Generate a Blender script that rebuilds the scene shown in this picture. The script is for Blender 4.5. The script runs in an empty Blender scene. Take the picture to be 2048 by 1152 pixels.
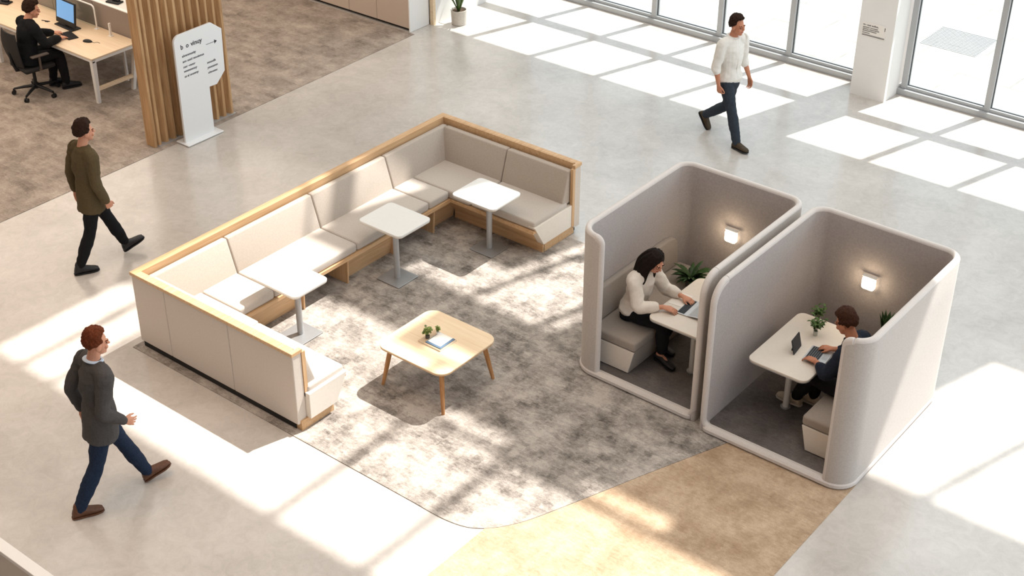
import bpy, bmesh, math, random
from mathutils import Vector, Matrix, noise
random.seed(7)
scene = bpy.context.scene
COL = scene.collection
PI = math.pi
V = Vector

# ------------------------------------------------------------------ materials
MATS = {}

def new_mat(name):
    m = bpy.data.materials.new(name)
    m.use_nodes = True
    nt = m.node_tree
    b = nt.nodes['Principled BSDF']
    return m, nt, b

def srgb(r, g, b):
    f = lambda c: (c / 255) / 12.92 if c / 255 <= .04045 else ((c / 255 + .055) / 1.055) ** 2.4
    return (f(r), f(g), f(b), 1)

def simple(name, col, rough=.6, spec=.4, metal=0, var=.06, scale=30, bump=0, bscale=200, coord='Object'):
    """plain colour with a light procedural mottling and optional bump"""
    m, nt, b = new_mat(name)
    N, L = nt.nodes, nt.links
    tc = N.new('ShaderNodeTexCoord')
    no = N.new('ShaderNodeTexNoise'); no.inputs['Scale'].default_value = scale; no.inputs['Detail'].default_value = 4
    L.new(tc.outputs[coord], no.inputs['Vector'])
    mix = N.new('ShaderNodeMix'); mix.data_type = 'RGBA'
    mix.inputs[6].default_value = tuple(c * (1 - var) for c in col[:3]) + (1,)
    mix.inputs[7].default_value = tuple(min(1, c * (1 + var)) for c in col[:3]) + (1,)
    mr = N.new('ShaderNodeMapRange'); mr.inputs[1].default_value = .35; mr.inputs[2].default_value = .65
    L.new(no.outputs['Fac'], mr.inputs[0]); L.new(mr.outputs[0], mix.inputs[0])
    L.new(mix.outputs[2], b.inputs['Base Color'])
    b.inputs['Roughness'].default_value = rough
    b.inputs['Specular IOR Level'].default_value = spec
    b.inputs['Metallic'].default_value = metal
    if bump:
        n2 = N.new('ShaderNodeTexNoise'); n2.inputs['Scale'].default_value = bscale; n2.inputs['Detail'].default_value = 3
        L.new(tc.outputs[coord], n2.inputs['Vector'])
        bp = N.new('ShaderNodeBump'); bp.inputs['Strength'].default_value = bump; bp.inputs['Distance'].default_value = .004
        L.new(n2.outputs['Fac'], bp.inputs['Height']); L.new(bp.outputs['Normal'], b.inputs['Normal'])
    MATS[name] = m
    return m

def felt(name, col, var=.14, scale=260, bump=.35):
    m, nt, b = new_mat(name)
    N, L = nt.nodes, nt.links
    tc = N.new('ShaderNodeTexCoord')
    a = N.new('ShaderNodeTexNoise'); a.inputs['Scale'].default_value = scale; a.inputs['Detail'].default_value = 2
    c = N.new('ShaderNodeTexNoise'); c.inputs['Scale'].default_value = 55; c.inputs['Detail'].default_value = 5; c.inputs['Roughness'].default_value = .75
    L.new(tc.outputs['Object'], a.inputs['Vector']); L.new(tc.outputs['Object'], c.inputs['Vector'])
    ad = N.new('ShaderNodeMath'); ad.operation = 'ADD'
    L.new(a.outputs['Fac'], ad.inputs[0]); L.new(c.outputs['Fac'], ad.inputs[1])
    mr = N.new('ShaderNodeMapRange'); mr.inputs[1].default_value = .75; mr.inputs[2].default_value = 1.25
    L.new(ad.outputs[0], mr.inputs[0])
    mix = N.new('ShaderNodeMix'); mix.data_type = 'RGBA'
    mix.inputs[6].default_value = tuple(x * (1 - var) for x in col[:3]) + (1,)
    mix.inputs[7].default_value = tuple(min(1, x * (1 + var)) for x in col[:3]) + (1,)
    L.new(mr.outputs[0], mix.inputs[0]); L.new(mix.outputs[2], b.inputs['Base Color'])
    b.inputs['Roughness'].default_value = .95; b.inputs['Specular IOR Level'].default_value = .15
    b.inputs['Sheen Weight'].default_value = .15
    bp = N.new('ShaderNodeBump'); bp.inputs['Strength'].default_value = bump; bp.inputs['Distance'].default_value = .003
    L.new(a.outputs['Fac'], bp.inputs['Height']); L.new(bp.outputs['Normal'], b.inputs['Normal'])
    MATS[name] = m
    return m

def wood(name, c1, c2, axis='y', rough=.5, fine=1.0):
    m, nt, b = new_mat(name)
    N, L = nt.nodes, nt.links
    tc = N.new('ShaderNodeTexCoord')
    mp = N.new('ShaderNodeMapping')
    s = {'x': (1.2, 22, 22), 'y': (22, 1.2, 22), 'z': (22, 22, 1.2)}[axis]
    mp.inputs['Scale'].default_value = tuple(k * fine for k in s)
    L.new(tc.outputs['Object'], mp.inputs['Vector'])
    no = N.new('ShaderNodeTexNoise'); no.inputs['Scale'].default_value = 1.6; no.inputs['Detail'].default_value = 6
    no.inputs['Distortion'].default_value = .8
    L.new(mp.outputs[0], no.inputs['Vector'])
    cr = N.new('ShaderNodeValToRGB')
    cr.color_ramp.elements[0].position = .3; cr.color_ramp.elements[0].color = c1
    cr.color_ramp.elements[1].position = .7; cr.color_ramp.elements[1].color = c2
    L.new(no.outputs['Fac'], cr.inputs['Fac']); L.new(cr.outputs['Color'], b.inputs['Base Color'])
    b.inputs['Roughness'].default_value = rough; b.inputs['Specular IOR Level'].default_value = .35
    MATS[name] = m
    return m

def concrete(name, c1, c2, rough=.3, spec=.5):
    m, nt, b = new_mat(name)
    N, L = nt.nodes, nt.links
    tc = N.new('ShaderNodeTexCoord')
    def nz(s, d, r=.6, dist=0):
        n = N.new('ShaderNodeTexNoise'); n.inputs['Scale'].default_value = s; n.inputs['Detail'].default_value = d
        n.inputs['Roughness'].default_value = r; n.inputs['Distortion'].default_value = dist
        L.new(tc.outputs['Object'], n.inputs['Vector']); return n
    a = nz(.9, 6, .62, .4); s = nz(7, 8, .75, 1.2); sp = nz(38, 3, .6)
    mx = N.new('ShaderNodeMix'); mx.inputs[0].default_value = .45
    L.new(a.outputs['Fac'], mx.inputs[2]); L.new(s.outputs['Fac'], mx.inputs[3])
    cr = N.new('ShaderNodeValToRGB')
    cr.color_ramp.elements[0].position = .36; cr.color_ramp.elements[0].color = c1
    cr.color_ramp.elements[1].position = .62; cr.color_ramp.elements[1].color = c2
    L.new(mx.outputs[0], cr.inputs['Fac'])
    # small dark pits and scuffs
    r2 = N.new('ShaderNodeValToRGB')
    r2.color_ramp.elements[0].position = .24; r2.color_ramp.elements[0].color = (.55, .53, .5, 1)
    r2.color_ramp.elements[1].position = .33; r2.color_ramp.elements[1].color = (1, 1, 1, 1)
    L.new(sp.outputs['Fac'], r2.inputs['Fac'])
    mul = N.new('ShaderNodeMix'); mul.data_type = 'RGBA'; mul.blend_type = 'MULTIPLY'; mul.inputs[0].default_value = .5
    L.new(cr.outputs['Color'], mul.inputs[6]); L.new(r2.outputs['Color'], mul.inputs[7])
    L.new(mul.outputs[2], b.inputs['Base Color'])
    rr = N.new('ShaderNodeMapRange'); rr.inputs[3].default_value = rough - .02; rr.inputs[4].default_value = rough + .03
    L.new(s.outputs['Fac'], rr.inputs[0]); L.new(rr.outputs[0], b.inputs['Roughness'])
    b.inputs['Specular IOR Level'].default_value = spec
    bp = N.new('ShaderNodeBump'); bp.inputs['Strength'].default_value = .012; bp.inputs['Distance'].default_value = .01
    L.new(s.outputs['Fac'], bp.inputs['Height']); L.new(bp.outputs['Normal'], b.inputs['Normal'])
    MATS[name] = m
    return m

def carpet(name, dark, light, cell=(.16, .07), soft=.5, lo=.38, hi=.62):
    """loop-pile carpet with a distressed, blocky mottle"""
    m, nt, b = new_mat(name)
    N, L = nt.nodes, nt.links
    tc = N.new('ShaderNodeTexCoord')
    def nz(s, d, r, src):
        n = N.new('ShaderNodeTexNoise'); n.inputs['Scale'].default_value = s; n.inputs['Detail'].default_value = d
        n.inputs['Roughness'].default_value = r
        L.new(src, n.inputs['Vector']); return n.outputs['Fac']
    P = tc.outputs['Object']
    wob = N.new('ShaderNodeTexNoise'); wob.inputs['Scale'].default_value = 9; wob.inputs['Detail'].default_value = 3
    L.new(P, wob.inputs['Vector'])
    w1 = N.new('ShaderNodeVectorMath'); w1.operation = 'SCALE'; w1.inputs['Scale'].default_value = .09
    L.new(wob.outputs['Color'], w1.inputs[0])
    w2 = N.new('ShaderNodeVectorMath'); w2.operation = 'ADD'
    L.new(P, w2.inputs[0]); L.new(w1.outputs[0], w2.inputs[1])
    sn = N.new('ShaderNodeVectorMath'); sn.operation = 'SNAP'; sn.inputs[1].default_value = (cell[0], cell[1], 1); wob.inputs['Roughness'].default_value = .8
    L.new(w2.outputs[0], sn.inputs[0])
    blocky = nz(6.5, 2, .6, sn.outputs[0])
    cloud = nz(2.6, 5, .7, P)
    mpg = N.new('ShaderNodeMapping'); mpg.inputs['Scale'].default_value = (1, 2.6, 1)
    L.new(P, mpg.inputs['Vector'])
    grain = nz(15, 8, .85, mpg.outputs[0])
    pile = nz(170, 2, .6, P)
    def mixf(f, a, c):
        x = N.new('ShaderNodeMix'); x.inputs[0].default_value = f
        L.new(a, x.inputs[2]); L.new(c, x.inputs[3]); return x.outputs[0]
    f = mixf(.30, mixf(soft, blocky, cloud), mixf(.15, grain, pile))
    cr = N.new('ShaderNodeValToRGB')
    cr.color_ramp.elements[0].position = lo; cr.color_ramp.elements[0].color = dark
    cr.color_ramp.elements[1].position = hi; cr.color_ramp.elements[1].color = light
    L.new(f, cr.inputs['Fac'])
    sp = N.new('ShaderNodeMapRange'); sp.inputs[1].default_value = .3; sp.inputs[2].default_value = .7
    sp.inputs[3].default_value = .72; sp.inputs[4].default_value = 1.2
    L.new(mixf(.45, pile, grain), sp.inputs[0])
    mu = N.new('ShaderNodeVectorMath'); mu.operation = 'SCALE'
    L.new(cr.outputs['Color'], mu.inputs[0]); L.new(sp.outputs[0], mu.inputs['Scale'])
    L.new(mu.outputs[0], b.inputs['Base Color'])
    b.inputs['Roughness'].default_value = 1; b.inputs['Specular IOR Level'].default_value = .08
    bp = N.new('ShaderNodeBump'); bp.inputs['Strength'].default_value = .5; bp.inputs['Distance'].default_value = .005
    L.new(pile, bp.inputs['Height']); L.new(bp.outputs['Normal'], b.inputs['Normal'])
    MATS[name] = m
    return m

def emit(name, col, strength):
    m, nt, b = new_mat(name)
    b.inputs['Base Color'].default_value = col
    b.inputs['Emission Color'].default_value = col
    b.inputs['Emission Strength'].default_value = strength
    b.inputs['Roughness'].default_value = .4
    MATS[name] = m
    return m

def glass(name, tint=(.93, .96, .96, 1)):
    m, nt, b = new_mat(name)
    N, L = nt.nodes, nt.links
    N.remove(b)
    tr = N.new('ShaderNodeBsdfTransparent'); tr.inputs['Color'].default_value = tint
    gl = N.new('ShaderNodeBsdfGlossy'); gl.inputs['Roughness'].default_value = .02
    fr = N.new('ShaderNodeFresnel'); fr.inputs['IOR'].default_value = 1.35
    mx = N.new('ShaderNodeMixShader')
    ge = N.new('ShaderNodeNewGeometry'); inv = N.new('ShaderNodeMath'); inv.operation = 'SUBTRACT'; inv.inputs[0].default_value = 1
    L.new(ge.outputs['Backfacing'], inv.inputs[1])
    mu = N.new('ShaderNodeMath'); mu.operation = 'MULTIPLY'; L.new(fr.outputs[0], mu.inputs[0]); L.new(inv.outputs[0], mu.inputs[1])
    L.new(mu.outputs[0], mx.inputs[0]); L.new(tr.outputs[0], mx.inputs[1]); L.new(gl.outputs[0], mx.inputs[2])
    L.new(mx.outputs[0], N['Material Output'].inputs['Surface'])
    MATS[name] = m
    return m

def opal(name, col):
    m, nt, b = new_mat(name)
    N, L = nt.nodes, nt.links
    no = N.new('ShaderNodeTexNoise'); no.inputs['Scale'].default_value = .8
    tl = N.new('ShaderNodeBsdfTranslucent'); tl.inputs['Color'].default_value = col
    b.inputs['Base Color'].default_value = (.8, .8, .8, 1); b.inputs['Roughness'].default_value = .3
    mx = N.new('ShaderNodeMixShader'); mx.inputs[0].default_value = .8
    L.new(b.outputs[0], mx.inputs[1]); L.new(tl.outputs[0], mx.inputs[2])
    L.new(mx.outputs[0], N['Material Output'].inputs['Surface'])
    MATS[name] = m
    return m

def paving(name):
    m, nt, b = new_mat(name)
    N, L = nt.nodes, nt.links
    tc = N.new('ShaderNodeTexCoord')
    mp = N.new('ShaderNodeMapping'); mp.inputs['Rotation'].default_value = (0, 0, .06)
    L.new(tc.outputs['Object'], mp.inputs['Vector'])
    br = N.new('ShaderNodeTexBrick'); br.inputs['Scale'].default_value = 1
    br.inputs['Brick Width'].default_value = 1.6; br.inputs['Row Height'].default_value = .9
    br.inputs['Mortar Size'].default_value = .012
    br.inputs['Color1'].default_value = srgb(196, 193, 187); br.inputs['Color2'].default_value = srgb(186, 183, 177)
    br.inputs['Mortar'].default_value = srgb(158, 155, 149)
    L.new(mp.outputs[0], br.inputs['Vector'])
    no = N.new('ShaderNodeTexNoise'); no.inputs['Scale'].default_value = 2.2; no.inputs['Detail'].default_value = 8; no.inputs['Roughness'].default_value = .7
    L.new(tc.outputs['Object'], no.inputs['Vector'])
    cr = N.new('ShaderNodeValToRGB')
    cr.color_ramp.elements[0].position = .35; cr.color_ramp.elements[0].color = (.72, .72, .7, 1)
    cr.color_ramp.elements[1].position = .6; cr.color_ramp.elements[1].color = (1, 1, 1, 1)
    L.new(no.outputs['Fac'], cr.inputs['Fac'])
    mul = N.new('ShaderNodeMix'); mul.data_type = 'RGBA'; mul.blend_type = 'MULTIPLY'; mul.inputs[0].default_value = 1
    L.new(br.outputs['Color'], mul.inputs[6]); L.new(cr.outputs['Color'], mul.inputs[7])
    L.new(mul.outputs[2], b.inputs['Base Color']); b.inputs['Roughness'].default_value = .9
    MATS[name] = m
    return m

concrete('concrete', srgb(180, 172, 164), srgb(205, 198, 191), rough=.2, spec=1.0)
paving('paving'); opal('opal_roof_fill', (.56, .51, .46, 1)); opal('opal_wall_fill', (.80, .94, 1, 1))  # both opal sheets are added to glow as diffuse fill
carpet('carpet_grey', srgb(98, 91, 85), srgb(186, 177, 168), cell=(.10, .055), soft=.70, lo=.39, hi=.57)
carpet('carpet_beige', srgb(160, 134, 108), srgb(202, 178, 152), soft=.72, cell=(.06, .14), lo=.38, hi=.60)
carpet('carpet_office', srgb(122, 110, 101), srgb(188, 174, 161), cell=(.25, .08), soft=.65)
carpet('carpet_pod', srgb(92, 86, 84), srgb(124, 117, 114), cell=(.02, .02), soft=.9)
OAK1, OAK2 = srgb(192, 152, 110), srgb(212, 176, 136)
wood('oak_x', OAK1, OAK2, 'x'); wood('oak_y', OAK1, OAK2, 'y'); wood('oak_z', OAK1, OAK2, 'z')
wood('oak_leg', srgb(158, 108, 62), srgb(190, 140, 92), 'z')
wood('birch', srgb(226, 198, 160), srgb(238, 215, 182), 'x', rough=.38)
wood('desk_wood', srgb(222, 196, 164), srgb(234, 212, 184), 'x', rough=.45)
wood('slat_wood', srgb(166, 126, 86), srgb(202, 164, 120), 'z', rough=.55)
wood('slat_back', srgb(118, 86, 58), srgb(140, 106, 74), 'z', rough=.7)
felt('sofa_fabric', srgb(180, 168, 156), var=.1)
felt('sofa_seat', srgb(190, 180, 170), var=.08)
felt('sofa_shell', srgb(204, 192, 180), var=.06)
felt('pod_outer', srgb(188, 180, 173), var=.12)
felt('pod_inner', srgb(172, 163, 159), var=.14)
felt('pod_trim', srgb(210, 202, 196), var=.06)
felt('bench_fabric', srgb(160, 149, 139), var=.08)
simple('cream', srgb(224, 215, 203), .55, var=.015)
simple('table_white', srgb(222, 220, 215), .35, var=.01)
simple('table_edge', srgb(206, 198, 186), .5, var=.02)
simple('metal_grey', srgb(176, 176, 176), .42, .5, .35, var=.02)
simple('steel_plate', srgb(160, 160, 160), .4, .5, .5, var=.02)
simple('white_paint', srgb(232, 229, 225), .6, var=.012, scale=3)
simple('warm_white', srgb(226, 214, 202), .6, var=.012, scale=3)
simple('dim_wall', srgb(120, 88, 64), .7, var=.05, scale=2)  # dark warm tone picked to cut bounce from the unseen south wall
simple('parapet_grey', srgb(206, 196, 184), .7, var=.02, scale=2)
simple('ceiling_paint', srgb(225, 222, 217), .8, var=.01, scale=2)
simple('cabinet_front', srgb(196, 178, 163), .5, var=.015, scale=2)
simple('dark_gap', srgb(40, 36, 33), .8, var=.02)
simple('alu_frame', srgb(176, 177, 178), .45, .5, .3, var=.015)
simple('gasket', srgb(70, 72, 75), .6, var=.02)
simple('sign_white', srgb(232, 232, 232), .35, var=.006, scale=2)
simple('ink', srgb(48, 48, 52), .7, var=.02)
simple('black_plastic', srgb(24, 24, 26), .5, var=.04)
simple('mesh_black', srgb(34, 31, 30), .8, var=.1, scale=300)
simple('arm_grey', srgb(92, 80, 72), .55, var=.03)
simple('divider_grey', srgb(150, 136, 126), .9, var=.04, scale=150)
simple('laptop_silver', srgb(196, 197, 198), .38, .5, .4, var=.01)
simple('keys_dark', srgb(44, 48, 54), .5, var=.05)
simple('paper', srgb(236, 230, 222), .8, var=.01)
simple('book_blue', srgb(92, 116, 140), .55, var=.04)
simple('book_tan', srgb(206, 178, 146), .6, var=.03)
simple('leaf', srgb(72, 98, 44), .5, .4, var=.35, scale=25)
simple('leaf_dark', srgb(46, 70, 36), .45, .4, var=.35, scale=30)
simple('leaf_light', srgb(128, 142, 70), .5, .4, var=.3, scale=40)
simple('stem_green', srgb(88, 104, 52), .6, var=.1)
simple('soil', srgb(70, 52, 38), .95, var=.3, scale=60)
simple('pot_stone', srgb(196, 188, 178), .8, var=.04)
simple('pot_dark', srgb(92, 84, 76), .7, var=.04)
simple('glass_jar', srgb(196, 200, 190), .15, .6, var=.02)
simple('skin', srgb(204, 146, 118), .55, .35, var=.05, scale=20)
simple('skin_tan', srgb(190, 128, 98), .55, .35, var=.05, scale=20)
simple('lips', srgb(170, 94, 82), .5, var=.03)
simple('eye_dark', srgb(34, 26, 22), .3, var=.02)
simple('hair_dark', srgb(44, 28, 20), .85, .15, var=.3, scale=90, bump=.6, bscale=120)
simple('hair_auburn', srgb(96, 48, 26), .85, .15, var=.3, scale=90, bump=.6, bscale=120)
simple('hair_brown', srgb(62, 38, 26), .85, .15, var=.3, scale=90, bump=.6, bscale=120)
simple('hair_black', srgb(30, 21, 17), .85, .15, var=.3, scale=60, bump=.5, bscale=90)
simple('blazer', srgb(74, 71, 70), .9, .2, var=.12, scale=120, bump=.3)
simple('olive_knit', srgb(86, 74, 52), .95, .15, var=.12, scale=110, bump=.4)
simple('shirt_white', srgb(226, 221, 213), .85, .2, var=.03, scale=30, bump=.25, bscale=14)
simple('blouse', srgb(228, 219, 208), .8, .25, var=.03, scale=30, bump=.3, bscale=16)
simple('collar_blue', srgb(196, 208, 222), .85, .2, var=.02)
simple('denim', srgb(32, 43, 62), .9, .15, var=.18, scale=70, bump=.3)
simple('trouser_black', srgb(26, 26, 28), .9, .15, var=.1, scale=60)
simple('trouser_navy', srgb(52, 58, 66), .9, .15, var=.1, scale=60)
simple('sweater_black', srgb(26, 27, 29), .95, .12, var=.15, scale=90)
simple('shirt_navy', srgb(36, 42, 54), .9, .15, var=.12, scale=80)
simple('shoe_brown', srgb(88, 54, 34), .5, .4, var=.15, scale=40)
simple('shoe_dark', srgb(34, 34, 38), .5, .4, var=.1, scale=40)
simple('shoe_olive', srgb(68, 54, 36), .6, .3, var=.12, scale=40)
simple('shoe_beige', srgb(206, 194, 176), .6, .3, var=.06, scale=40)
simple('sole_white', srgb(214, 208, 198), .6, var=.03)
emit('lamp_glow', (1, .86, .66, 1), 3)
emit('screen_blue', srgb(110, 165, 222), .28)
glass('glass')

# ------------------------------------------------------------------ mesh helpers
def finish(name, bm, mats, parent=None, smooth=False, angle=None):
    bmesh.ops.recalc_face_normals(bm, faces=bm.faces[:])
    me = bpy.data.meshes.new(name)
    bm.to_mesh(me); bm.free()
    for m in (mats if isinstance(mats, (list, tuple)) else [mats]):
        me.materials.append(MATS[m])
    if smooth:
        for p in me.polygons: p.use_smooth = True
        if angle:
            me.set_sharp_from_angle(angle=math.radians(angle))
    o = bpy.data.objects.new(name, me)
    COL.objects.link(o)
    if parent: o.parent = parent
    return o

def tag(o, label=None, cat=None, group=None, kind=None):
    if label: o['label'] = label
    if cat: o['category'] = cat
    if group: o['group'] = group
    if kind: o['kind'] = kind
    return o

def thing(name, label, cat, loc=(0, 0, 0), rz=0, group=None):
    o = bpy.data.objects.new(name, None); COL.objects.link(o)
    o.empty_display_size = .1
    o.location = loc; o.rotation_euler = (0, 0, rz)
    return tag(o, label, cat, group)

def copy_thing(root, loc, rz=0, label=None, cat=None):
    r = root.copy(); COL.objects.link(r); r.location = loc; r.rotation_euler = (0, 0, rz)
    if label: r['label'] = label
    for ch in list(root.children):
        c = ch.copy(); COL.objects.link(c); c.parent = r
        for g in list(ch.children):
            d = g.copy(); COL.objects.link(d); d.parent = c
    return r

def B(): return bmesh.new()

def box(bm, x0, x1, y0, y1, z0, z1, bev=0, seg=2, mi=0):
    t = bmesh.new()
    vs = [t.verts.new((x, y, z)) for x in (x0, x1) for y in (y0, y1) for z in (z0, z1)]
    for f in ((0, 1, 3, 2), (4, 6, 7, 5), (0, 4, 5, 1), (2, 3, 7, 6), (0, 2, 6, 4), (1, 5, 7, 3)):
        t.faces.new([vs[i] for i in f])
    if bev:
        bmesh.ops.bevel(t, geom=t.edges[:], offset=bev, segments=seg, profile=.5, affect='EDGES')
    merge(bm, t, mi)

def merge(bm, t, mi=0):
    t.verts.index_update()
    mp = [bm.verts.new(v.co) for v in t.verts]
    for f in t.faces:
        try:
            n = bm.faces.new([mp[v.index] for v in f.verts]); n.material_index = mi; n.smooth = f.smooth
        except ValueError: pass
    t.free()

def prism(bm, poly, lo, hi, axis='z', bev=0, seg=2, mi=0):
    """poly: 2-D outline; axis z: (x,y); x: (y,z); y: (x,z)"""
    t = bmesh.new()
    def P(a, b, h):
        return {'z': (a, b, h), 'x': (h, a, b), 'y': (a, h, b)}[axis]
    v0 = [t.verts.new(P(a, b, lo)) for a, b in poly]
    v1 = [t.verts.new(P(a, b, hi)) for a, b in poly]
    t.faces.new(v0); t.faces.new(v1[::-1])
    n = len(poly)
    for i in range(n):
        t.faces.new([v0[i], v0[(i + 1) % n], v1[(i + 1) % n], v1[i]])
    bmesh.ops.recalc_face_normals(t, faces=t.faces[:])
    if bev == 'caps':
        pass
    elif bev:
        bmesh.ops.bevel(t, geom=t.edges[:], offset=bev, segments=seg, profile=.5, affect='EDGES', clamp_overlap=True)
    merge(bm, t, mi)

def rrect(x0, x1, y0, y1, r, n=6):
    out = []
    for cx, cy, a0 in ((x1 - r, y1 - r, 0), (x0 + r, y1 - r, 90), (x0 + r, y0 + r, 180), (x1 - r, y0 + r, 270)):
        for k in range(n + 1):
            a = math.radians(a0 + 90 * k / n)
            out.append((cx + r * math.cos(a), cy + r * math.sin(a)))
    return out

def slab(bm, poly, z0, z1, ch=.004, mi=0):
    """prism along z with a small chamfer round the top and bottom outline"""
    c = V((sum(p[0] for p in poly) / len(poly), sum(p[1] for p in poly) / len(poly)))
    def inset(d):
        n = len(poly); out = []
        for i in range(n):
            a, b, e = V(poly[i - 1]), V(poly[i]), V(poly[(i + 1) % n])
            d1 = (b - a); d2 = (e - b)
            t = (d1.normalized() if d1.length > 1e-9 else V((0, 0))) + (d2.normalized() if d2.length > 1e-9 else V((0, 0)))
            t.normalize(); nn = V((-t.y, t.x))
            out.append(b + nn * d)
        return out
    area = sum(poly[i - 1][0] * poly[i][1] - poly[i][0] * poly[i - 1][1] for i in range(len(poly)))
    s = 1 if area > 0 else -1
    rings = [[(p.x, p.y, z0) for p in inset(ch * s)], [(x, y, z0 + ch) for x, y in poly], [(x, y, z1 - ch) for x, y in poly], [(p.x, p.y, z1) for p in inset(ch * s)]]
    loft(bm, rings, mi=mi)

def loft(bm, rings, cap=True, mi=0, closed=False):
    vs = [[bm.verts.new(p) for p in r] for r in rings]
    n = len(vs[0])
    fs = []
    for a, b in zip(vs, vs[1:] + ([vs[0]] if closed else [])):
        for i in range(n):
            fs.append(bm.faces.new([a[i], a[(i + 1) % n], b[(i + 1) % n], b[i]]))
    if cap and not closed:
        fs.append(bm.faces.new(vs[0][::-1])); fs.append(bm.faces.new(vs[-1]))
    for f in fs: f.material_index = mi
    return fs

def cyl(bm, x, y, z0, z1, r0, r1=None, n=20, mi=0):
    r1 = r0 if r1 is None else r1
    loft(bm, [[(x + r * math.cos(2 * PI * k / n), y + r * math.sin(2 * PI * k / n), z) for k in range(n)] for r, z in ((r0, z0), (r1, z1))], mi=mi)

def lathe(bm, x, y, prof, n=24, mi=0):
    loft(bm, [[(x + r * math.cos(2 * PI * k / n), y + r * math.sin(2 * PI * k / n), z) for k in range(n)] for r, z in prof], mi=mi)

def sweep(bm, pts, rad, n=10, mi=0, caps=True):
    """round tube along points; rad number or list"""
    pts = [V(p) for p in pts]
    rad = rad if isinstance(rad, (list, tuple)) else [rad] * len(pts)
    t0 = (pts[1] - pts[0]).normalized()
    ref = V((0, 0, 1)) if abs(t0.z) < .9 else V((1, 0, 0))
    u = t0.cross(ref).normalized()
    rings = []
    for i, p in enumerate(pts):
        a = pts[max(0, i - 1)]; b = pts[min(len(pts) - 1, i + 1)]
        t = (b - a).normalized()
        u = (u - t * u.dot(t)).normalized(); w = t.cross(u)
        rings.append([p + (u * math.cos(2 * PI * k / n) + w * math.sin(2 * PI * k / n)) * rad[i] for k in range(n)])
    loft(bm, rings, cap=caps, mi=mi)

def quad(bm, pts, mi=0):
    f = bm.faces.new([bm.verts.new(p) for p in pts]); f.material_index = mi
    return f

# ------------------------------------------------------------------ setting
Z_CEIL = 15.0
YW = 11.13            # inner face of the window wall

bm = B(); box(bm, -16, 22, -16, 11.45, -.2, 0)
tag(finish('floor', bm, 'concrete'), 'pale polished concrete floor of the hall', 'floor', kind='structure')
bm = B(); box(bm, -40, 60, 11.45, 60, -.22, -.02)
tag(finish('ground_outside', bm, 'paving'), 'sunlit pale paving outside the windows', 'ground', kind='structure')

# window wall: lintel zone, clerestory opening, top; unseen blocks added to shape the sun
CL0, CL1 = 9.90, 14.25
ZH = 4.22             # head of the tall windows
bm = B()
box(bm, -16, 2.60, 11.13, 11.27, CL1, Z_CEIL); box(bm, 3.45, 22, 11.13, 11.27, CL1, Z_CEIL)  # gap cut to let sun onto the long seat
box(bm, -16, 2.60, 11.13, 11.27, CL0, CL1)           # solid west part beside the clerestory
box(bm, 2.60, 4.50, 11.13, 11.27, CL0, 12.78)  # added block, keeps sun off the far seat
box(bm, 5.86, 9.02, 11.13, 11.27, CL0, CL1)  # added block, keeps sun out of the booths
box(bm, 13, 22, 11.13, 11.27, CL0, CL1)
box(bm, -16, -3.3, 11.13, 11.27, 0, CL0)            # solid part behind the west wall
tag(finish('wall_window_side', bm, 'white_paint'), 'white wall high over the tall windows, with added blocks that shape the sun', 'wall', kind='structure')
bm = B()  # unseen sheet added to glow and brighten the window side
quad(bm, [(-3.3, 11.2, ZH), (22, 11.2, ZH), (22, 11.2, CL0), (-3.3, 11.2, CL0)])
tag(finish('wall_fill_panel', bm, 'opal_wall_fill'), 'added unseen opal panels over the tall windows, glowing to fill the hall', 'wall', kind='structure')

# clerestory bars
bm = B()
for x in (4.72, 5.66, 10.12, 11.6):
    box(bm, x - .05, x + .05, 11.15, 11.25, CL0, CL1)
tag(finish('trim_1', bm, 'alu_frame'), 'grey bars of the high clerestory window', 'window bars', kind='structure')

# unseen ceiling with invented skylight slots, each listed by the floor patch it lights
KX, KY = .17, .57
def ceil_open(x0, x1, y0, y1):
    return (x0 + KX * Z_CEIL, x1 + KX * Z_CEIL, y0 + KY * Z_CEIL, y1 + KY * Z_CEIL)
OPEN = [ceil_open(-.9, -.50, -.72, .95), ceil_open(-.38, .02, -.72, .95), ceil_open(.12, 2.62, -.72, 2.12), ceil_open(.12, 1.0, 2.2, 2.5),
        ceil_open(2.62, 3.22, -.72, 1.16), ceil_open(3.34, 4.34, -.72, 1.16), ceil_open(4.46, 7.4, -.72, 1.10),
        ceil_open(3.0, 4.25, 1.28, 1.44), ceil_open(5.2, 6.1, 1.24, 1.42)]
def ceiling_mesh(opal):  # opal part is added to light the floor from above
    xs = sorted({-16.0, -3.3, 22.0} | {v for o in OPEN for v in o[:2]})
    ys = sorted({-16.0, -2.0, 11.45} | {v for o in OPEN for v in o[2:]})
    bm = B()
    for i in range(len(xs) - 1):
        for j in range(len(ys) - 1):
            cx, cy = (xs[i] + xs[i + 1]) / 2, (ys[j] + ys[j + 1]) / 2
            if opal != (cx > -3.3 and cy > -2.0): continue
            if any(o[0] < cx < o[1] and o[2] < cy < o[3] for o in OPEN): continue
            if opal: quad(bm, [(xs[i], ys[j], Z_CEIL), (xs[i + 1], ys[j], Z_CEIL), (xs[i + 1], ys[j + 1], Z_CEIL), (xs[i], ys[j + 1], Z_CEIL)])
            else: box(bm, xs[i], xs[i + 1], ys[j], ys[j + 1], Z_CEIL, Z_CEIL + .12)
    bmesh.ops.remove_doubles(bm, verts=bm.verts[:], dist=1e-5)
    return bm
tag(finish('ceiling', ceiling_mesh(False), 'ceiling_paint'), 'high white ceiling over the near end of the hall', 'ceiling', kind='structure')
tag(finish('ceiling_fill_panel', ceiling_mesh(True), 'opal_roof_fill'), 'added unseen opal ceiling that fills the hall, with slots shaped to cast sun patches', 'ceiling', kind='structure')

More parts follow.
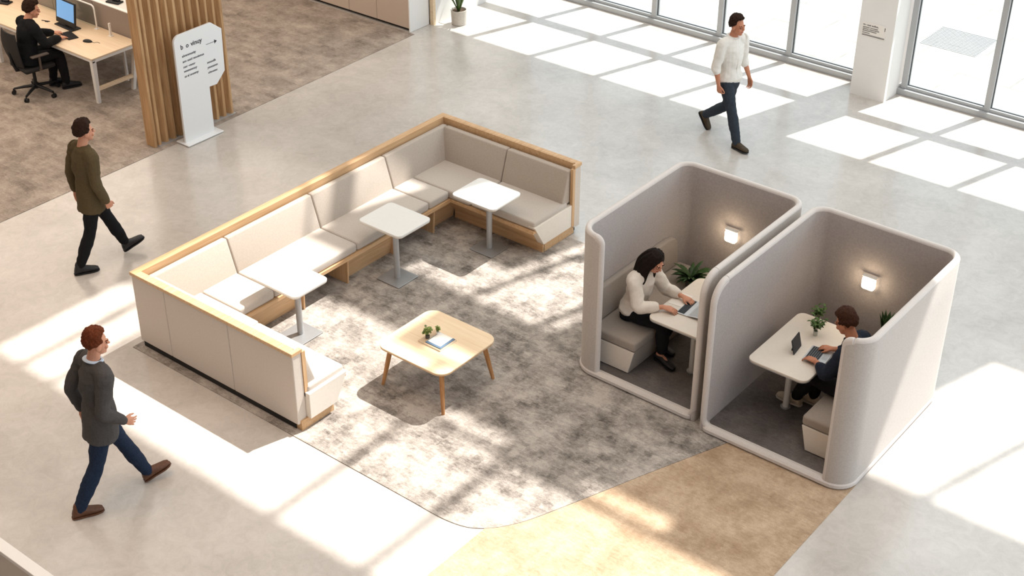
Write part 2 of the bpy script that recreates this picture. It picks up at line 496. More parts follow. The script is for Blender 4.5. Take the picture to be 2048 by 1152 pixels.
# west side: lower wall by the windows, mezzanine over the office
bm = B()
box(bm, -3.55, -3.28, 8.95, 11.2, 0, 3.0)
box(bm, -3.55, -3.28, -16, 11.2, 3.0, Z_CEIL)
tag(finish('wall_west', bm, 'white_paint'), 'white wall beyond the cabinets and above the office', 'wall', kind='structure')
bm = B(); box(bm, -16, -3.4, -16, 11.2, 3.0, 3.3)
tag(finish('ceiling_office', bm, 'ceiling_paint'), 'low ceiling over the office', 'ceiling', kind='structure')
bm = B(); box(bm, -16.2, -16, -16, 11.45, 0, Z_CEIL)
tag(finish('wall_far_office', bm, 'warm_white'), 'far wall of the office', 'wall', kind='structure')

bm = B(); box(bm, -16, 20, -14.2, -14, 0, Z_CEIL)  # added out of view to darken surfaces facing the camera
tag(finish('wall_south', bm, 'dim_wall'), 'plain dark wall added behind the viewer to dim the near side', 'wall', kind='structure')

# column between the window bays
bm = B(); box(bm, 3.05, 3.575, 10.69, 11.6, 0, Z_CEIL)
tag(finish('wall_column', bm, 'white_paint'), 'square white column between the window bays', 'column', kind='structure')

# windows: aluminium bays with their panes
def window(name, x0, x1, mull, label):
    bm = B()
    ya, yb = 11.14, 11.26
    zt = 4.24; ztr = 1.95
    box(bm, x0, x1, ya - .05, yb + .05, 0, .085, .006)
    box(bm, x0, x1, ya + .01, yb - .01, .085, .13, .004)
    box(bm, x0, x1, ya, yb, zt - .09, zt)
    box(bm, x0, x1, ya + .01, yb - .01, ztr - .11, ztr + .11)
    for x in mull:
        box(bm, x - .042, x + .042, ya, yb, .085, zt, .006)
    w = finish(name, bm, 'alu_frame')
    tag(w, label, 'window', kind='structure')
    for a, b in zip(mull, mull[1:]):
        g = B(); box(g, a + .042, b - .042, 11.192, 11.2, .13, zt - .09)
        finish('pane', g, 'glass', w)
        k = B()
        for xx in (a + .042, b - .052):
            box(k, xx, xx + .01, 11.185, 11.207, .13, zt - .09)
        box(k, a + .05, b - .05, 11.185, 11.207, .13, .139)
        finish('gasket', k, 'gasket', w)
    return w
window('window_1', -3.28, 3.06, [-3.2, -1.82, -.62, .58, 1.79, 2.99], 'window bay of tall panes reaching from the west wall to the column')
window('window_2', 3.57, 11.1, [3.65, 4.88, 6.1, 7.32, 8.54, 9.76, 10.98], 'window bay of tall panes on the far side of the column')

# drain grate outside
bm = B()
for k in range(16):
    box(bm, 3.0, 3.9, 13.1 + k * .055, 13.13 + k * .055, -.02, -.012)
g = finish('drain_grate', bm, 'alu_frame'); tag(g, 'faint slotted drain grate in the paving outside the window', 'grate')

# parapet near the camera
bm = B(); box(bm, -3.1, 3.6, -3.05, -2.955, .96, 1.0, .004); box(bm, -3.1, 3.6, -3.045, -2.96, 0, .96, mi=1)
tag(finish('wall_parapet', bm, ['white_paint', 'parapet_grey']), 'low white parapet wall with a flat cap in the bottom corner', 'wall', kind='structure')

# ------------------------------------------------------------------ carpets
def spline(pts, n=8):
    out = []
    for i in range(len(pts) - 1):
        p0, p1, p2, p3 = (V(pts[max(0, i - 1)]), V(pts[i]), V(pts[i + 1]), V(pts[min(len(pts) - 1, i + 2)]))
        for k in range(n):
            t = k / n
            out.append(.5 * ((2 * p1) + (p2 - p0) * t + (2 * p0 - 5 * p1 + 4 * p2 - p3) * t * t + (3 * p1 - p0 - 3 * p2 + p3) * t ** 3))
    out.append(V(pts[-1]))
    return out
edge = [tuple(p) for p in spline([(4.1, .185), (4.55, .19), (4.83, .29), (5.06, .57), (5.28, 1.1), (5.57, 1.87), (5.91, 2.73)])]
poly = [(.2, .185)] + edge + [(5.91, 4.88), (.2, 4.88)]
bm = B(); prism(bm, poly, 0, .008)
tag(finish('area_carpet', bm, 'carpet_grey'), 'mottled grey carpet with a rounded tip under the corner bench and coffee table', 'carpet')
poly = [(4.85, -3.2), (7.16, -3.2), (7.14, 2.9), (5.93, 2.9)] + edge[::-1][:-10]
poly = [(4.85, -3.2), (7.17, -3.2), (7.14, 2.9), (5.96, 2.9)] + [p for p in edge[::-1] if p[0] > 4.83]
poly = [(x + (.004 if i > 3 else 0), y) for i, (x, y) in enumerate(poly)]
bm = B(); prism(bm, poly, 0, .007)
tag(finish('beige_carpet', bm, 'carpet_beige'), 'sandy beige carpet running out from the second booth', 'carpet')
bm = B(); prism(bm, [(-15.9, -12), (-3.14, -12), (-3.16, 4), (-3.25, 8.42), (-15.9, 8.42)], 0, .006)
tag(finish('office_carpet', bm, 'carpet_office'), 'brown grey carpet of the desk area beyond the slatted screen', 'carpet')

# ------------------------------------------------------------------ U-shaped sofa bench
sofa = thing('corner_bench', 'U-shaped upholstered bench with oak cap rail and grey cushions', 'bench', (.26, .26, 0))
SX, SY = .26, .26
def S(name, bm, mat, parent=None, smooth=False, angle=35):
    for v in bm.verts: v.co -= V((SX, SY, 0))
    return finish(name, bm, mat, parent or sofa, smooth, angle)
X0, Y0, Y1 = .26, .26, 5.09
XN, XF = 2.60, 2.385       # near and far arm ends
TH = .06
ZS0, ZS1 = .085, .875
# outer shell panels
def panel(x0, x1, y0, y1):
    bm = B(); box(bm, x0, x1, y0, y1, ZS0, ZS1, .008); S('shell_panel', bm, 'sofa_shell')
g = .0025
for a, b in ((X0, .76), (.76, 1.70), (1.70, XN)): panel(a + g, b - g, Y0, Y0 + TH)
for a, b in ((Y0 + TH, 1.40), (1.40, 2.65), (2.65, 3.86), (3.86, Y1 - TH)): panel(X0, X0 + TH, a + g, b - g)
for a, b in ((X0, 1.42), (1.42, XF)): panel(a + g, b - g, Y1 - TH, Y1)
for x0, x1, y0, y1 in ((XN - .055, XN - .003, Y0 + .004, Y0 + .115), (XF - .055, XF - .003, Y1 - .115, Y1 - .004)):
    bm = B(); box(bm, x0, x1, y0, y1, ZS0, ZS1, .008); S('end_cap', bm, 'sofa_shell')
# oak cap rail, mitred, with an inner apron
bm = B()
o_, i_ = .010, .062
outer = [(XN + .005, Y0 - o_), (X0 - o_, Y0 - o_), (X0 - o_, Y1 + o_), (XF + .005, Y1 + o_), (XF + .005, Y1 - .125), (XF - .04, Y1 - .125), (XF - .04, Y1 - i_), (X0 + i_, Y1 - i_), (X0 + i_, Y0 + i_), (XN - .04, Y0 + i_), (XN - .04, Y0 + .125), (XN + .005, Y0 + .125)]
prism(bm, outer, ZS1, .915, bev=.003, seg=1)
S('cap_rail', bm, 'oak_y')
bm = B()
box(bm, X0 + TH, X0 + TH + .016, Y0 + TH, Y1 - TH, .50, .912)
box(bm, X0 + TH + .016, XN - .056, Y0 + TH, Y0 + TH + .016, .42, .912)
box(bm, X0 + TH + .016, XF - .056, Y1 - TH - .016, Y1 - TH, .42, .912)
S('inner_lining', bm, 'oak_y')
bm = B()   # oak strips standing at the arm ends
box(bm, XN - .03, XN + .004, Y0 + .117, Y0 + .160, .36, ZS1); S('end_strip', bm, 'oak_z')
bm = B(); box(bm, XF - .035, XF + .004, Y1 - .160, Y1 - .117, .12, ZS1); S('end_strip', bm, 'oak_z')
# back cushions: leaning wedge sections
def back_long(y0, y1):
    bm = B(); prism(bm, [(.372, .43), (.352, .845), (.425, .85), (.552, .43)], y0 + .004, y1 - .004, 'y', .018, 3)
    return S('back_cushion', bm, 'sofa_fabric', smooth=True)
for a, b in ((.37, 1.40), (1.40, 2.65), (2.65, 3.86), (3.86, 4.985)): back_long(a, b)
def back_far(x0, x1):
    bm = B(); yb = 4.972
    prism(bm, [(yb, .43), (yb + .02, .845), (yb - .06, .85), (yb - .19, .43)], x0 + .004, x1 - .004, 'x', .018, 3)
    return S('back_cushion', bm, 'sofa_fabric', smooth=True)
back_far(.43, 1.42); back_far(1.42, XF - .04)
def back_near(x0, x1):
    bm = B(); yb = .372
    prism(bm, [(yb, .43), (yb - .02, .845), (yb + .06, .85), (yb + .19, .43)], x0 + .004, x1 - .004, 'x', .018, 3)
    return S('back_cushion', bm, 'sofa_fabric', smooth=True)
back_near(.43, 1.58); back_near(1.58, XN - .02)
# seat deck and cushions
ZD0, ZD1, ZSEAT = .325, .365, .47
SXF, SYF, SYN = 1.125, 4.215, .90      # seat front lines
XE = 2.645
bm = B()
prism(bm, [(X0 + TH, Y0 + .118), (XE - .02, Y0 + .118), (XE - .02, SYN), (SXF, SYN), (SXF, SYF), (XF - .02, SYF), (XF - .02, Y1 - .118), (X0 + TH, Y1 - .118)], ZD0, ZD1)
S('seat_deck', bm, 'oak_y')
def seat(x0, x1, y0, y1):
    bm = B(); box(bm, x0 + .004, x1 - .004, y0 + .004, y1 - .004, ZD1, ZSEAT, .026, 4)
    S('seat_cushion', bm, 'sofa_seat', smooth=True, angle=60)
seat(.46, 1.11, SYN, 1.40); seat(.46, 1.11, 1.40, 2.65); seat(.46, 1.11, 2.65, 3.86); seat(.46, 1.11, 3.86, SYF)
seat(.46, 1.42, SYF, 4.88); seat(1.42, XF - .02, SYF + .012, 4.88)
seat(.46, 1.42, .46, SYN); seat(1.42, XE - .02, .40, SYN - .012)
# end panels of the seats, fronts leaning in
bm = B(); prism(bm, [(Y0 + .117, .12), (.73, .12), (SYN - .01, .41), (Y0 + .117, .41)], XE - .10, XE + .012, 'x', .004, 1)
S('end_panel', bm, 'cream')
bm = B(); prism(bm, [(Y1 - .117, .12), (4.40, .12), (SYF + .01, .41), (Y1 - .117, .41)], XF - .10, XF - .004, 'x', .004, 1)
S('end_panel', bm, 'cream')
# oak plinths
bm = B(); box(bm, 1.15, XE - .03, Y0 + .03, .72, 0.008, .12)
prism(bm, [(SYN - .02, ZD0), (.74, .12), (.70, .12), (.86, ZD0)], SXF, XE - .101, 'x')
S('plinth', bm, 'oak_x')
bm = B(); box(bm, SXF + .02, XF - .02, 4.42, Y1 - .09, 0.008, .12)
prism(bm, [(SYF + .015, ZD0), (4.40, .12), (4.44, .12), (SYF + .06, ZD0)], SXF - .1, XF - .101, 'x')
prism(bm, [(4.40, .008), (4.43, .008), (4.43, .14), (4.40, .14)], SXF - .1, XF - .02, 'x')
S('plinth', bm, 'oak_x')
for y0, y1 in ((.95, 1.82), (2.5, 3.3), (3.95, 4.42)):
    bm = B(); prism(bm, [(1.06, ZD0), (.98, .008), (.95, .008), (1.03, ZD0)], y0, y1, 'y')
    S('front_panel', bm, 'oak_y')
for y in (1.82, 2.5, 3.3, 3.95):
    bm = B(); prism(bm, [(1.10, ZD0), (1.08, .008), (.5, .008), (.5, ZD0)], y - .01, y + .01, 'y')
    S('divider', bm, 'oak_z')
bm = B(); box(bm, X0 + .02, X0 + .07, Y0 + .03, Y1 - .03, .008, ZS0 + .02); box(bm, X0 + .02, 1.2, Y0 + .02, Y0 + .07, .008, ZS0 + .02)
box(bm, 1.2, XN - .06, Y0 + .02, Y0 + .07, .008, ZS0 + .02)
box(bm, X0 + .02, XF - .05, Y1 - .07, Y1 - .03, .008, ZS0 + .02)
S('recessed_base', bm, 'dark_gap')

# ------------------------------------------------------------------ white pedestal tables
def ped_table(label, x0, x1, y0, y1, bx, by, group='pedestal tables'):
    t = thing('pedestal_table', label, 'table', (bx, by, .008), 0, None)
    def L(name, bm, mat, **k):
        for v in bm.verts: v.co -= V((bx, by, .008))
        return finish(name, bm, mat, t, **k)
    bm = B(); slab(bm, rrect(x0, x1, y0, y1, .06), .715, .738, .003); L('tabletop', bm, 'table_white')
    bm = B(); slab(bm, rrect(x0 + .003, x1 - .003, y0 + .003, y1 - .003, .058), .703, .715, .002); L('edge_band', bm, 'table_edge')
    bm = B(); cyl(bm, bx, by, .018, .703, .034, n=28); L('column', bm, 'metal_grey', smooth=True, angle=40)
    bm = B(); slab(bm, rrect(bx - .17, bx + .17, by - .17, by + .17, .012), .012, .022, .003); L('base_plate', bm, 'steel_plate')
    bm = B(); slab(bm, rrect(bx - .165, bx + .165, by - .165, by + .165, .012), .008, .012, .001); L('foot_pad', bm, 'dark_gap')
    bm = B(); slab(bm, rrect(bx - .1, bx + .1, by - .1, by + .1, .02), .695, .703, .002); L('mounting_plate', bm, 'metal_grey')
    return t
ped_table('white square table in the corner of the bench beside its sunlit short arm', 1.03, 1.71, 1.14, 1.63, 1.40, 1.45)
ped_table('white square table at the middle of the long bench side', 1.08, 1.705, 2.70, 3.24, 1.43, 2.93)
ped_table('white square table in the far corner of the bench', 1.49, 2.115, 3.80, 4.33, 1.82, 4.09)

# ------------------------------------------------------------------ coffee table and what lies on it
ct = thing('coffee_table', 'low square birch coffee table with four splayed round legs', 'table', (3.1, 1.72, .0085))
def CT(name, bm, mat, **k):
    for v in bm.verts: v.co -= V((3.1, 1.72, .0085))
    return finish(name, bm, mat, ct, **k)
cx0, cx1, cy0, cy1 = 2.65, 3.545, 1.29, 2.15
bm = B(); slab(bm, rrect(cx0, cx1, cy0, cy1, .13, 10), .484, .5, .003); CT('tabletop', bm, 'birch')
bm = B(); slab(bm, rrect(cx0 + .002, cx1 - .002, cy0 + .002, cy1 - .002, .128, 10), .470, .484, .003); CT('edge_band', bm, 'oak_x')
for sx, sy in ((-1, -1), (1, -1), (1, 1), (-1, 1)):
    mx, my = (cx0 + cx1) / 2, (cy0 + cy1) / 2
    top = V((mx + sx * .33, my + sy * .315, .47)); bot = V((mx + sx * .40, my + sy * .385, .0085))
    bm = B(); sweep(bm, [top, (top + bot) / 2, bot], [.026, .024, .017], 16); CT('leg', bm, 'oak_leg', smooth=True, angle=50)
def local_box(bm, c, ax, sx, sy, z0, z1, bev=.002):
    t = bmesh.new(); box(t, -sx / 2, sx / 2, -sy / 2, sy / 2, z0, z1, bev)
    M = Matrix.Translation((c[0], c[1], 0)) @ Matrix.Rotation(ax, 4, 'Z')
    bmesh.ops.transform(t, matrix=M, verts=t.verts[:])
    merge(bm, t)
tr = thing('notebook', 'tan notebook under the blue magazine on the coffee table', 'book', (3.1, 1.72, .5))
bm = B(); local_box(bm, (0, 0), 0, .29, .25, 0.0, .014); finish('cover', bm, 'book_tan', tr)
bm = B(); local_box(bm, (0.003, -.003), 0, .287, .245, .003, .011); finish('page_block', bm, 'paper', tr)
mg = thing('magazine', 'blue edged magazine with a white page lying on the tan notebook', 'magazine', (3.135, 1.725, .514))
bm = B(); local_box(bm, (0, 0), 0, .20, .22, 0, .008); finish('cover', bm, 'book_blue', mg)
bm = B(); local_box(bm, (-.008, .012), 0, .165, .19, .008, .010, .0005); finish('page', bm, 'paper', mg)

def leaf_strip(bm, base, direction, length, width, droop, segs=5, fold=.25, mi=0, tipw=.1):
    """one blade: a curved, folded strip with thickness-free edges doubled by solidify later"""
    d = V(direction).normalized()
    side = d.cross(V((0, 0, 1)))
    if side.length < 1e-4: side = V((1, 0, 0))
    side.normalize()
    p = V(base); prev = None
    for k in range(segs + 1):
        t = k / segs
        w = width * (math.sin(PI * min(1, .12 + t * .88)) ** .7) * (1 if t < .98 else tipw)
        up = side.cross(d).normalized()
        a = bm.verts.new(p - side * w / 2 + up * w * fold); m = bm.verts.new(p); c = bm.verts.new(p + side * w / 2 + up * w * fold)
        if prev:
            for q in ((prev[0], prev[1], m, a), (prev[1], prev[2], c, m)):
                f = bm.faces.new(q); f.material_index = mi; f.smooth = True
        prev = (a, m, c)
        d = (d + V((0, 0, -droop / segs))).normalized()
        p = p + d * length / segs

def foliage(name, parent, mat, n, base, length, width, spread, droop, seed, hvar=.3, z0=0):
    rnd = random.Random(seed)
    bm = B()
    for i in range(n):
        a = i * 2.4 + rnd.uniform(-.3, .3)
        s = spread * rnd.uniform(.3, 1.1)
        d = (math.cos(a) * s, math.sin(a) * s, 1)
        b = (base[0] + math.cos(a) * .012, base[1] + math.sin(a) * .012, base[2] + z0 * rnd.random())
        leaf_strip(bm, b, d, length * rnd.uniform(1 - hvar, 1), width * rnd.uniform(.8, 1.1), droop)
    o = finish(name, bm, mat, parent)
    md = o.modifiers.new('thick', 'SOLIDIFY'); md.thickness = .0015
    return o

def sprig(label, loc, h, n, seed, mat='leaf', spread=1.0, pot='glass_jar', pr=.022, ph=.05, group=None, name='potted_sprig', leafw=.022):
    t = thing(name, label, 'plant', loc)
    bm = B(); lathe(bm, 0, 0, [(pr * .75, 0), (pr, .004), (pr, ph), (pr * .85, ph), (pr * .85, ph * .8)]); finish('pot', bm, pot, t, smooth=True, angle=40)
    rnd = random.Random(seed)
    bm = B()
    for i in range(n):
        a = i * 2.4; s = spread * rnd.uniform(.15, .9)
        tip = V((math.cos(a) * s * h * .6, math.sin(a) * s * h * .6, ph + h * rnd.uniform(.45, .95)))
        bb = V((0, 0, ph * .8)); mid = (tip + bb) / 2 + V((0, 0, .01))
        sweep(bm, [bb, mid, tip], .0016, 5)
    finish('stems', bm, 'stem_green', t)
    rnd = random.Random(seed)
    bm = B()
    for i in range(n):
        a = i * 2.4; s = spread * rnd.uniform(.15, .9)
        tip = V((math.cos(a) * s * h * .6, math.sin(a) * s * h * .6, ph + h * rnd.uniform(.45, .95)))
        bb = V((0, 0, ph * .8))
        for k in range(7):
            q = bb.lerp(tip, .45 + .55 * k / 6)
            aa = rnd.uniform(0, 2 * PI)
            leaf_strip(bm, q, (math.cos(aa), math.sin(aa), rnd.uniform(.1, 1)), h * .33, leafw, .6, 4)
    o = finish('foliage', bm, mat, t)
    md = o.modifiers.new('thick', 'SOLIDIFY'); md.thickness = .0012
    return t
sprig('bushy little green plant at the corner of the notebook on the coffee table', (3.0, 1.69, .514), .10, 12, 3, 'leaf_light', 1.0, 'pot_dark', .022, .03)
sprig('tiny pale sprig behind the magazine on the coffee table', (3.04, 1.80, .514), .07, 6, 5, 'leaf_light', .8, 'paper', .016, .03, leafw=.018)

# ------------------------------------------------------------------ meeting booths
def pod(label, x0, x1, y0, y1, mirror, H=1.65):
    cx, cy = (x0 + x1) / 2, (y0 + y1) / 2
    root = thing('meeting_booth', label, 'booth', (cx, cy, .008))
    mxx = (lambda x: x0 + x1 - x) if mirror else (lambda x: x)
    def L(name, bm, mat, **k):
        for v in bm.verts:
            v.co.x = mxx(v.co.x); v.co -= V((cx, cy, .008))
        return finish(name, bm, mat, root, **k)
    T = .064; t2 = T / 2
    xa, xb, yf, yb = x0 + t2, x1 - t2, y0 + t2, y1 - t2
    rc, rb = (.17, .15) if mirror else (.21, .15)
    path = []          # plan centreline from the curled end round to the straight end
    def line(a, b, n):
        for k in range(n): path.append((a[0] + (b[0] - a[0]) * k / n, a[1] + (b[1] - a[1]) * k / n))
    def arc(c, r, a0, a1, n=10):
        for k in range(n):
            a = math.radians(a0 + (a1 - a0) * k / n); path.append((c[0] + r * math.cos(a), c[1] + r * math.sin(a)))
    ce = xa + (.19 if mirror else .26)
    line((ce, yf), (xa + rc, yf), 12)
    arc((xa + rc, yf + rc), rc, 270, 180, 12)
    line((xa, yf + rc), (xa, yb - rb), 10)
    arc((xa + rb, yb - rb), rb, 180, 90)
    line((xa + rb, yb), (xb - rb, yb), 8)
    arc((xb - rb, yb - rb), rb, 90, 0)
    line((xb, yb - rb), (xb, yf + .3), 8)
    line((xb, yf + .3), (xb, yf - .0), 26); path.append((xb, yf))
    P = [V((a, b)) for a, b in path]
    cum = [0]
    for a, b in zip(P, P[1:]): cum.append(cum[-1] + (b - a).length)
    tot = cum[-1]
    R1, R2 = .10, .22      # rounding of the rim at the curled end and at the straight end
    def zt(s):
        for d, Ro in ((s, R1), (tot - s, R2)):
            Rc = Ro - t2
            if d < Rc: return H - Ro + math.sqrt(max(0, Rc ** 2 - (Rc - d) ** 2)) + t2 * .3
        return H
    rings = []
    NH, NC = 5, 6
    TE = (P[0] - P[1]).normalized(); TX = (P[-1] - P[-2]).normalized()
    stations = []
    for k in range(6, 0, -1): stations.append((P[0] + TE * t2 * math.sin(k / 6 * PI / 2 * .98), 0, t2 * math.cos(k / 6 * PI / 2 * .98), -TE))
    for i, p in enumerate(P):
        a = P[max(0, i - 1)]; b = P[min(len(P) - 1, i + 1)]
        stations.append((p, cum[i], t2, (b - a).normalized()))
    for k in range(1, 7): stations.append((P[-1] + TX * t2 * math.sin(k / 6 * PI / 2 * .98), tot, t2 * math.cos(k / 6 * PI / 2 * .98), TX))
    for p, s_i, hw, tn in stations:
        n = V((tn.y, -tn.x))      # points inward for this path direction
        z1 = zt(s_i) - (t2 - hw); zb = .012
        ring = []
        for k in range(NH): ring.append((p + n * hw, zb + (z1 - hw - zb) * k / NH))
        for k in range(NC + 1):
            an = PI * k / NC
            ring.append((p + n * hw * math.cos(an), z1 - hw + hw * math.sin(an)))
        for k in range(NH): ring.append((p - n * hw, (z1 - hw) - (z1 - hw - zb) * (k + 1) / NH))
        rings.append([V((q.x, q.y, z)) for q, z in ring])
    bm = B()
    vs = [[bm.verts.new(p) for p in r] for r in rings]
    nr = len(vs[0])
    for a, b in zip(vs, vs[1:]):
        for i in range(nr - 1):
            f = bm.faces.new([a[i], a[i + 1], b[i + 1], b[i]])
            f.material_index = 0 if i < NH else (2 if i < NH + NC else 1)
    bm.faces.new(vs[0]).material_index = 2; bm.faces.new(vs[-1][::-1]).material_index = 2
    # which side is inward: test with the booth centre
    c = V((cx, cy)); mid = P[len(P) // 2]
    L('shell', bm, ['pod_inner', 'pod_outer', 'pod_trim'], smooth=True, angle=50)
    # rounded front edge: over the rim, down, round the corner into the sill
    bm = B()
    pts = []
    def edge_arc(p, inward, Ro):
        Rc = Ro - t2
        return [(p[0] + inward[0] * (Rc - Rc * math.sin(a)), p[1] + inward[1] * (Rc - Rc * math.sin(a)), H - Ro + Rc * math.cos(a)) for a in [math.radians(90 * k / 10) for k in range(11)]]
    pts += edge_arc((xb, yf), (0, 1), R2)
    rr = .09; zs = .05
    pts.append((xb, yf, zs + rr + .05)); pts.append((xb, yf, zs + rr + .01))
    for k in range(9):
        a = math.radians(90 * k / 8)
        pts.append((xb - rr + rr * math.cos(a), yf, zs + rr - rr * math.sin(a)))
    pts.append((cx, yf, zs)); pts.append((xa + .4, yf, zs)); pts.append((xa + rc, yf, zs))
    sweep(bm, pts, t2 + .0006, 20)
    L('front_edge', bm, 'pod_trim', smooth=True, angle=60)
    bm = B(); sweep(bm, edge_arc((ce, yf), (-1, 0), R1) + [(ce, yf, 1.0), (ce, yf, .06)], t2 + .0006, 20)
    L('front_edge', bm, 'pod_trim', smooth=True, angle=60)
    # base plate following the footprint
    o = []
    def oarc(c, r, a0, a1, n=8):
        for k in range(n + 1):
            a = math.radians(a0 + (a1 - a0) * k / n); o.append((c[0] + r * math.cos(a), c[1] + r * math.sin(a)))
    oarc((xa + rc, yf + rc), rc + t2 + .012, 180, 270); oarc((xb - .07, yf + .03), .07 + t2 - .02, 270, 360, 5)
    oarc((xb - rb, yb - rb), rb + t2 + .008, 0, 90); oarc((xa + rb, yb - rb), rb + t2 + .008, 90, 180)
    bm = B(); slab(bm, o, .008, .075, .018); L('base', bm, 'pod_trim')
    bm = B(); slab(bm, [(xa + .02 if False else q[0], q[1]) for q in rrect(x0 + .07, x1 - .06, y0 + .07, y1 - .07, .05)], .07, .082, .003); L('floor_mat', bm, 'carpet_pod')
    # back panel of the bench, fixed to the side wall
    bm = B()
    ys0, ys1 = y0 + .17, y1 - .19
    prof = [(ys0, .476), (ys1 - .0, .476), (ys1, .66), (ys1 - .03, .78), (ys1 - .09, .84), (ys1 - .2, .865), (ys0, .865)]
    prism(bm, prof, xa + t2 - .004, xa + t2 + .07, 'x', .022, 3)
    L('bench_back', bm, 'bench_fabric', smooth=True, angle=50)
    return root, mxx
pod('felt booth in which the woman in the white blouse works', 3.995, 5.475, 2.765, 4.69, False)
pod('felt booth in which the man in dark clothes works', 5.565, 7.135, 2.70, 4.70, True)

FZ = .083   # booth floor level
def pod_bench(label, x0, x1, y0, y1, mirror):
    t = thing('booth_bench', label, 'bench', ((x0 + x1) / 2, (y0 + y1) / 2, FZ))
    cx, cy = (x0 + x1) / 2, (y0 + y1) / 2
    def L(name, bm, mat, **k):
        for v in bm.verts:
            if mirror: v.co.x = x0 + x1 - v.co.x
            v.co -= V((cx, cy, FZ))
        return finish(name, bm, mat, t, **k)
    bm = B(); prism(bm, [(x0, FZ), (x1 - .07, FZ), (x1 - .01, .36), (x0, .36)], y0, y1, 'y', .004, 1)
    L('body', bm, 'bench_fabric')
    bm = B(); prism(bm, [(x0, FZ + .01), (x1 - .07, FZ + .01), (x1 - .008, .36), (x0, .36)], y0 - .014, y0, 'y', .003, 1)
    L('end_panel', bm, 'cream')
    bm = B(); box(bm, x0, x1, y0 - .014, y1, .36, .47, .03, 4); L('seat_cushion', bm, 'bench_fabric', smooth=True, angle=60)
    return t
pod_bench('grey cushioned bench with a cream end panel the woman sits on', 4.085, 4.64, 2.95, 4.58, False)
pod_bench('grey cushioned bench with a cream end panel the man sits on', 6.50, 7.05, 2.97, 4.58, True)

def pod_table(label, x0, x1, y0, y1, lx, ly):
    t = thing('booth_table', label, 'table', (lx, ly, FZ))
    def L(name, bm, mat, **k):
        for v in bm.verts: v.co -= V((lx, ly, FZ))
        return finish(name, bm, mat, t, **k)
    bm = B(); slab(bm, rrect(x0, x1, y0, y1, .08, 8), .714, .735, .003); L('tabletop', bm, 'cream')
    bm = B(); slab(bm, rrect(x0 + .002, x1 - .002, y0 + .002, y1 - .002, .078, 8), .700, .714, .003); L('edge_band', bm, 'metal_grey')
    bm = B(); cyl(bm, lx, ly, FZ, .700, .031, n=24); L('leg', bm, 'table_white', smooth=True, angle=40)
    bm = B(); cyl(bm, lx, ly, FZ, FZ + .012, .05, n=24); L('foot', bm, 'metal_grey', smooth=True, angle=40)
    bm = B(); cyl(bm, (x0 + x1) / 2, y1 - .3, FZ, .700, .031, n=24); L('leg', bm, 'table_white', smooth=True, angle=40)
    return t
pod_table('cream rounded table in front of the woman in the booth', 4.665, 5.34, 3.08, 4.06, 5.05, 3.38)
pod_table('cream rounded table in front of the man in the booth', 5.80, 6.435, 3.08, 4.13, 6.09, 3.45)

def pod_lamp(label, x, y, z):
    t = thing('wall_lamp', label, 'lamp', (x, y, z))
    bm = B(); box(bm, -.05, .05, -.02, 0, -.02, .045, .004); finish('mount', bm, 'metal_grey', t)
    bm = B(); prism(bm, rrect(-.068, .068, -.075, .062, .03), -.055, -.018, 'y', .008, 2); finish('lamp_shade', bm, 'lamp_glow', t, smooth=True, angle=50)
    bm = B(); box(bm, -.072, .072, -.058, -.0, .062, .07, .003); finish('bracket', bm, 'table_white', t)
    ld = bpy.data.lights.new('bulb', 'POINT'); ld.energy = 1.6; ld.color = (1, .8, .56); ld.shadow_soft_size = .04
    lo = bpy.data.objects.new('bulb', ld); COL.objects.link(lo); lo.parent = t; lo.location = (0, -.12, .02)
    return t
pod_lamp('glowing wall lamp above the woman in the booth', 4.70, 4.615, 1.0)
pod_lamp('glowing wall lamp above the man in the booth', 6.27, 4.625, 1.03)

# what stands on the booth tables
def laptop_open(label, cx, cy, rz, w=.30, d=.2):
    t = thing('laptop', label, 'laptop', (cx, cy, .736), rz)
    bm = B(); slab(bm, rrect(-w / 2, w / 2, -d / 2, d / 2, .012, 4), 0, .012, .002); finish('base', bm, 'laptop_silver', t)
    return t, w, d
# woman's laptop: base with a dark keyboard strip, lid laid back
lp, w, d = laptop_open('silver laptop lying open flat under the hands of the woman', 4.905, 3.475, math.radians(-86), .30, .13)
bm = B(); box(bm, -.135, .135, -.055, .02, .012, .0135)
for i in range(4):
    for j in range(13): box(bm, -.13 + j * .02, -.113 + j * .02, -.05 + i * .017, -.036 + i * .017, .0135, .0155)
finish('keyboard', bm, 'keys_dark', lp)
bm = B(); t_ = bmesh.new(); box(t_, -.15, .15, 0, .17, 0, .007, .002)
bmesh.ops.transform(t_, matrix=Matrix.Translation((0, .066, .008)) @ Matrix.Rotation(math.radians(8), 4, 'X'), verts=t_.verts[:]); merge(bm, t_)
finish('lid', bm, 'laptop_silver', lp)
bm = B(); t_ = bmesh.new(); box(t_, -.13, .13, .012, .155, .0072, .0085)
bmesh.ops.transform(t_, matrix=Matrix.Translation((0, .066, .008)) @ Matrix.Rotation(math.radians(8), 4, 'X'), verts=t_.verts[:]); merge(bm, t_)
bm2 = bm; finish('screen', bm2, 'metal_grey', lp)
ps = B(); local_box(ps, (0, 0), 0, .16, .24, 0, .002, .0005)
o = finish('paper_sheet', ps, 'paper'); o.location = (4.755, 3.56, .736); o.rotation_euler = (0, 0, .1)
tag(o, 'white sheet of paper at the elbow of the woman beside the laptop', 'paper')
lp, w, d = laptop_open('silver laptop base with dark keys under the hands of the man', 6.315, 3.535, math.radians(96), .27, .22)
bm = B(); box(bm, -.125, .125, -.035, .095, .012, .0135)
finish('keyboard_bed', bm, 'metal_grey', lp)
bm = B()
for i in range(6):
    for j in range(12): box(bm, -.122 + j * .0205, -.105 + j * .0205, -.031 + i * .0208, -.0135 + i * .0208, .0135, .016)
finish('keyboard', bm, 'keys_dark', lp)
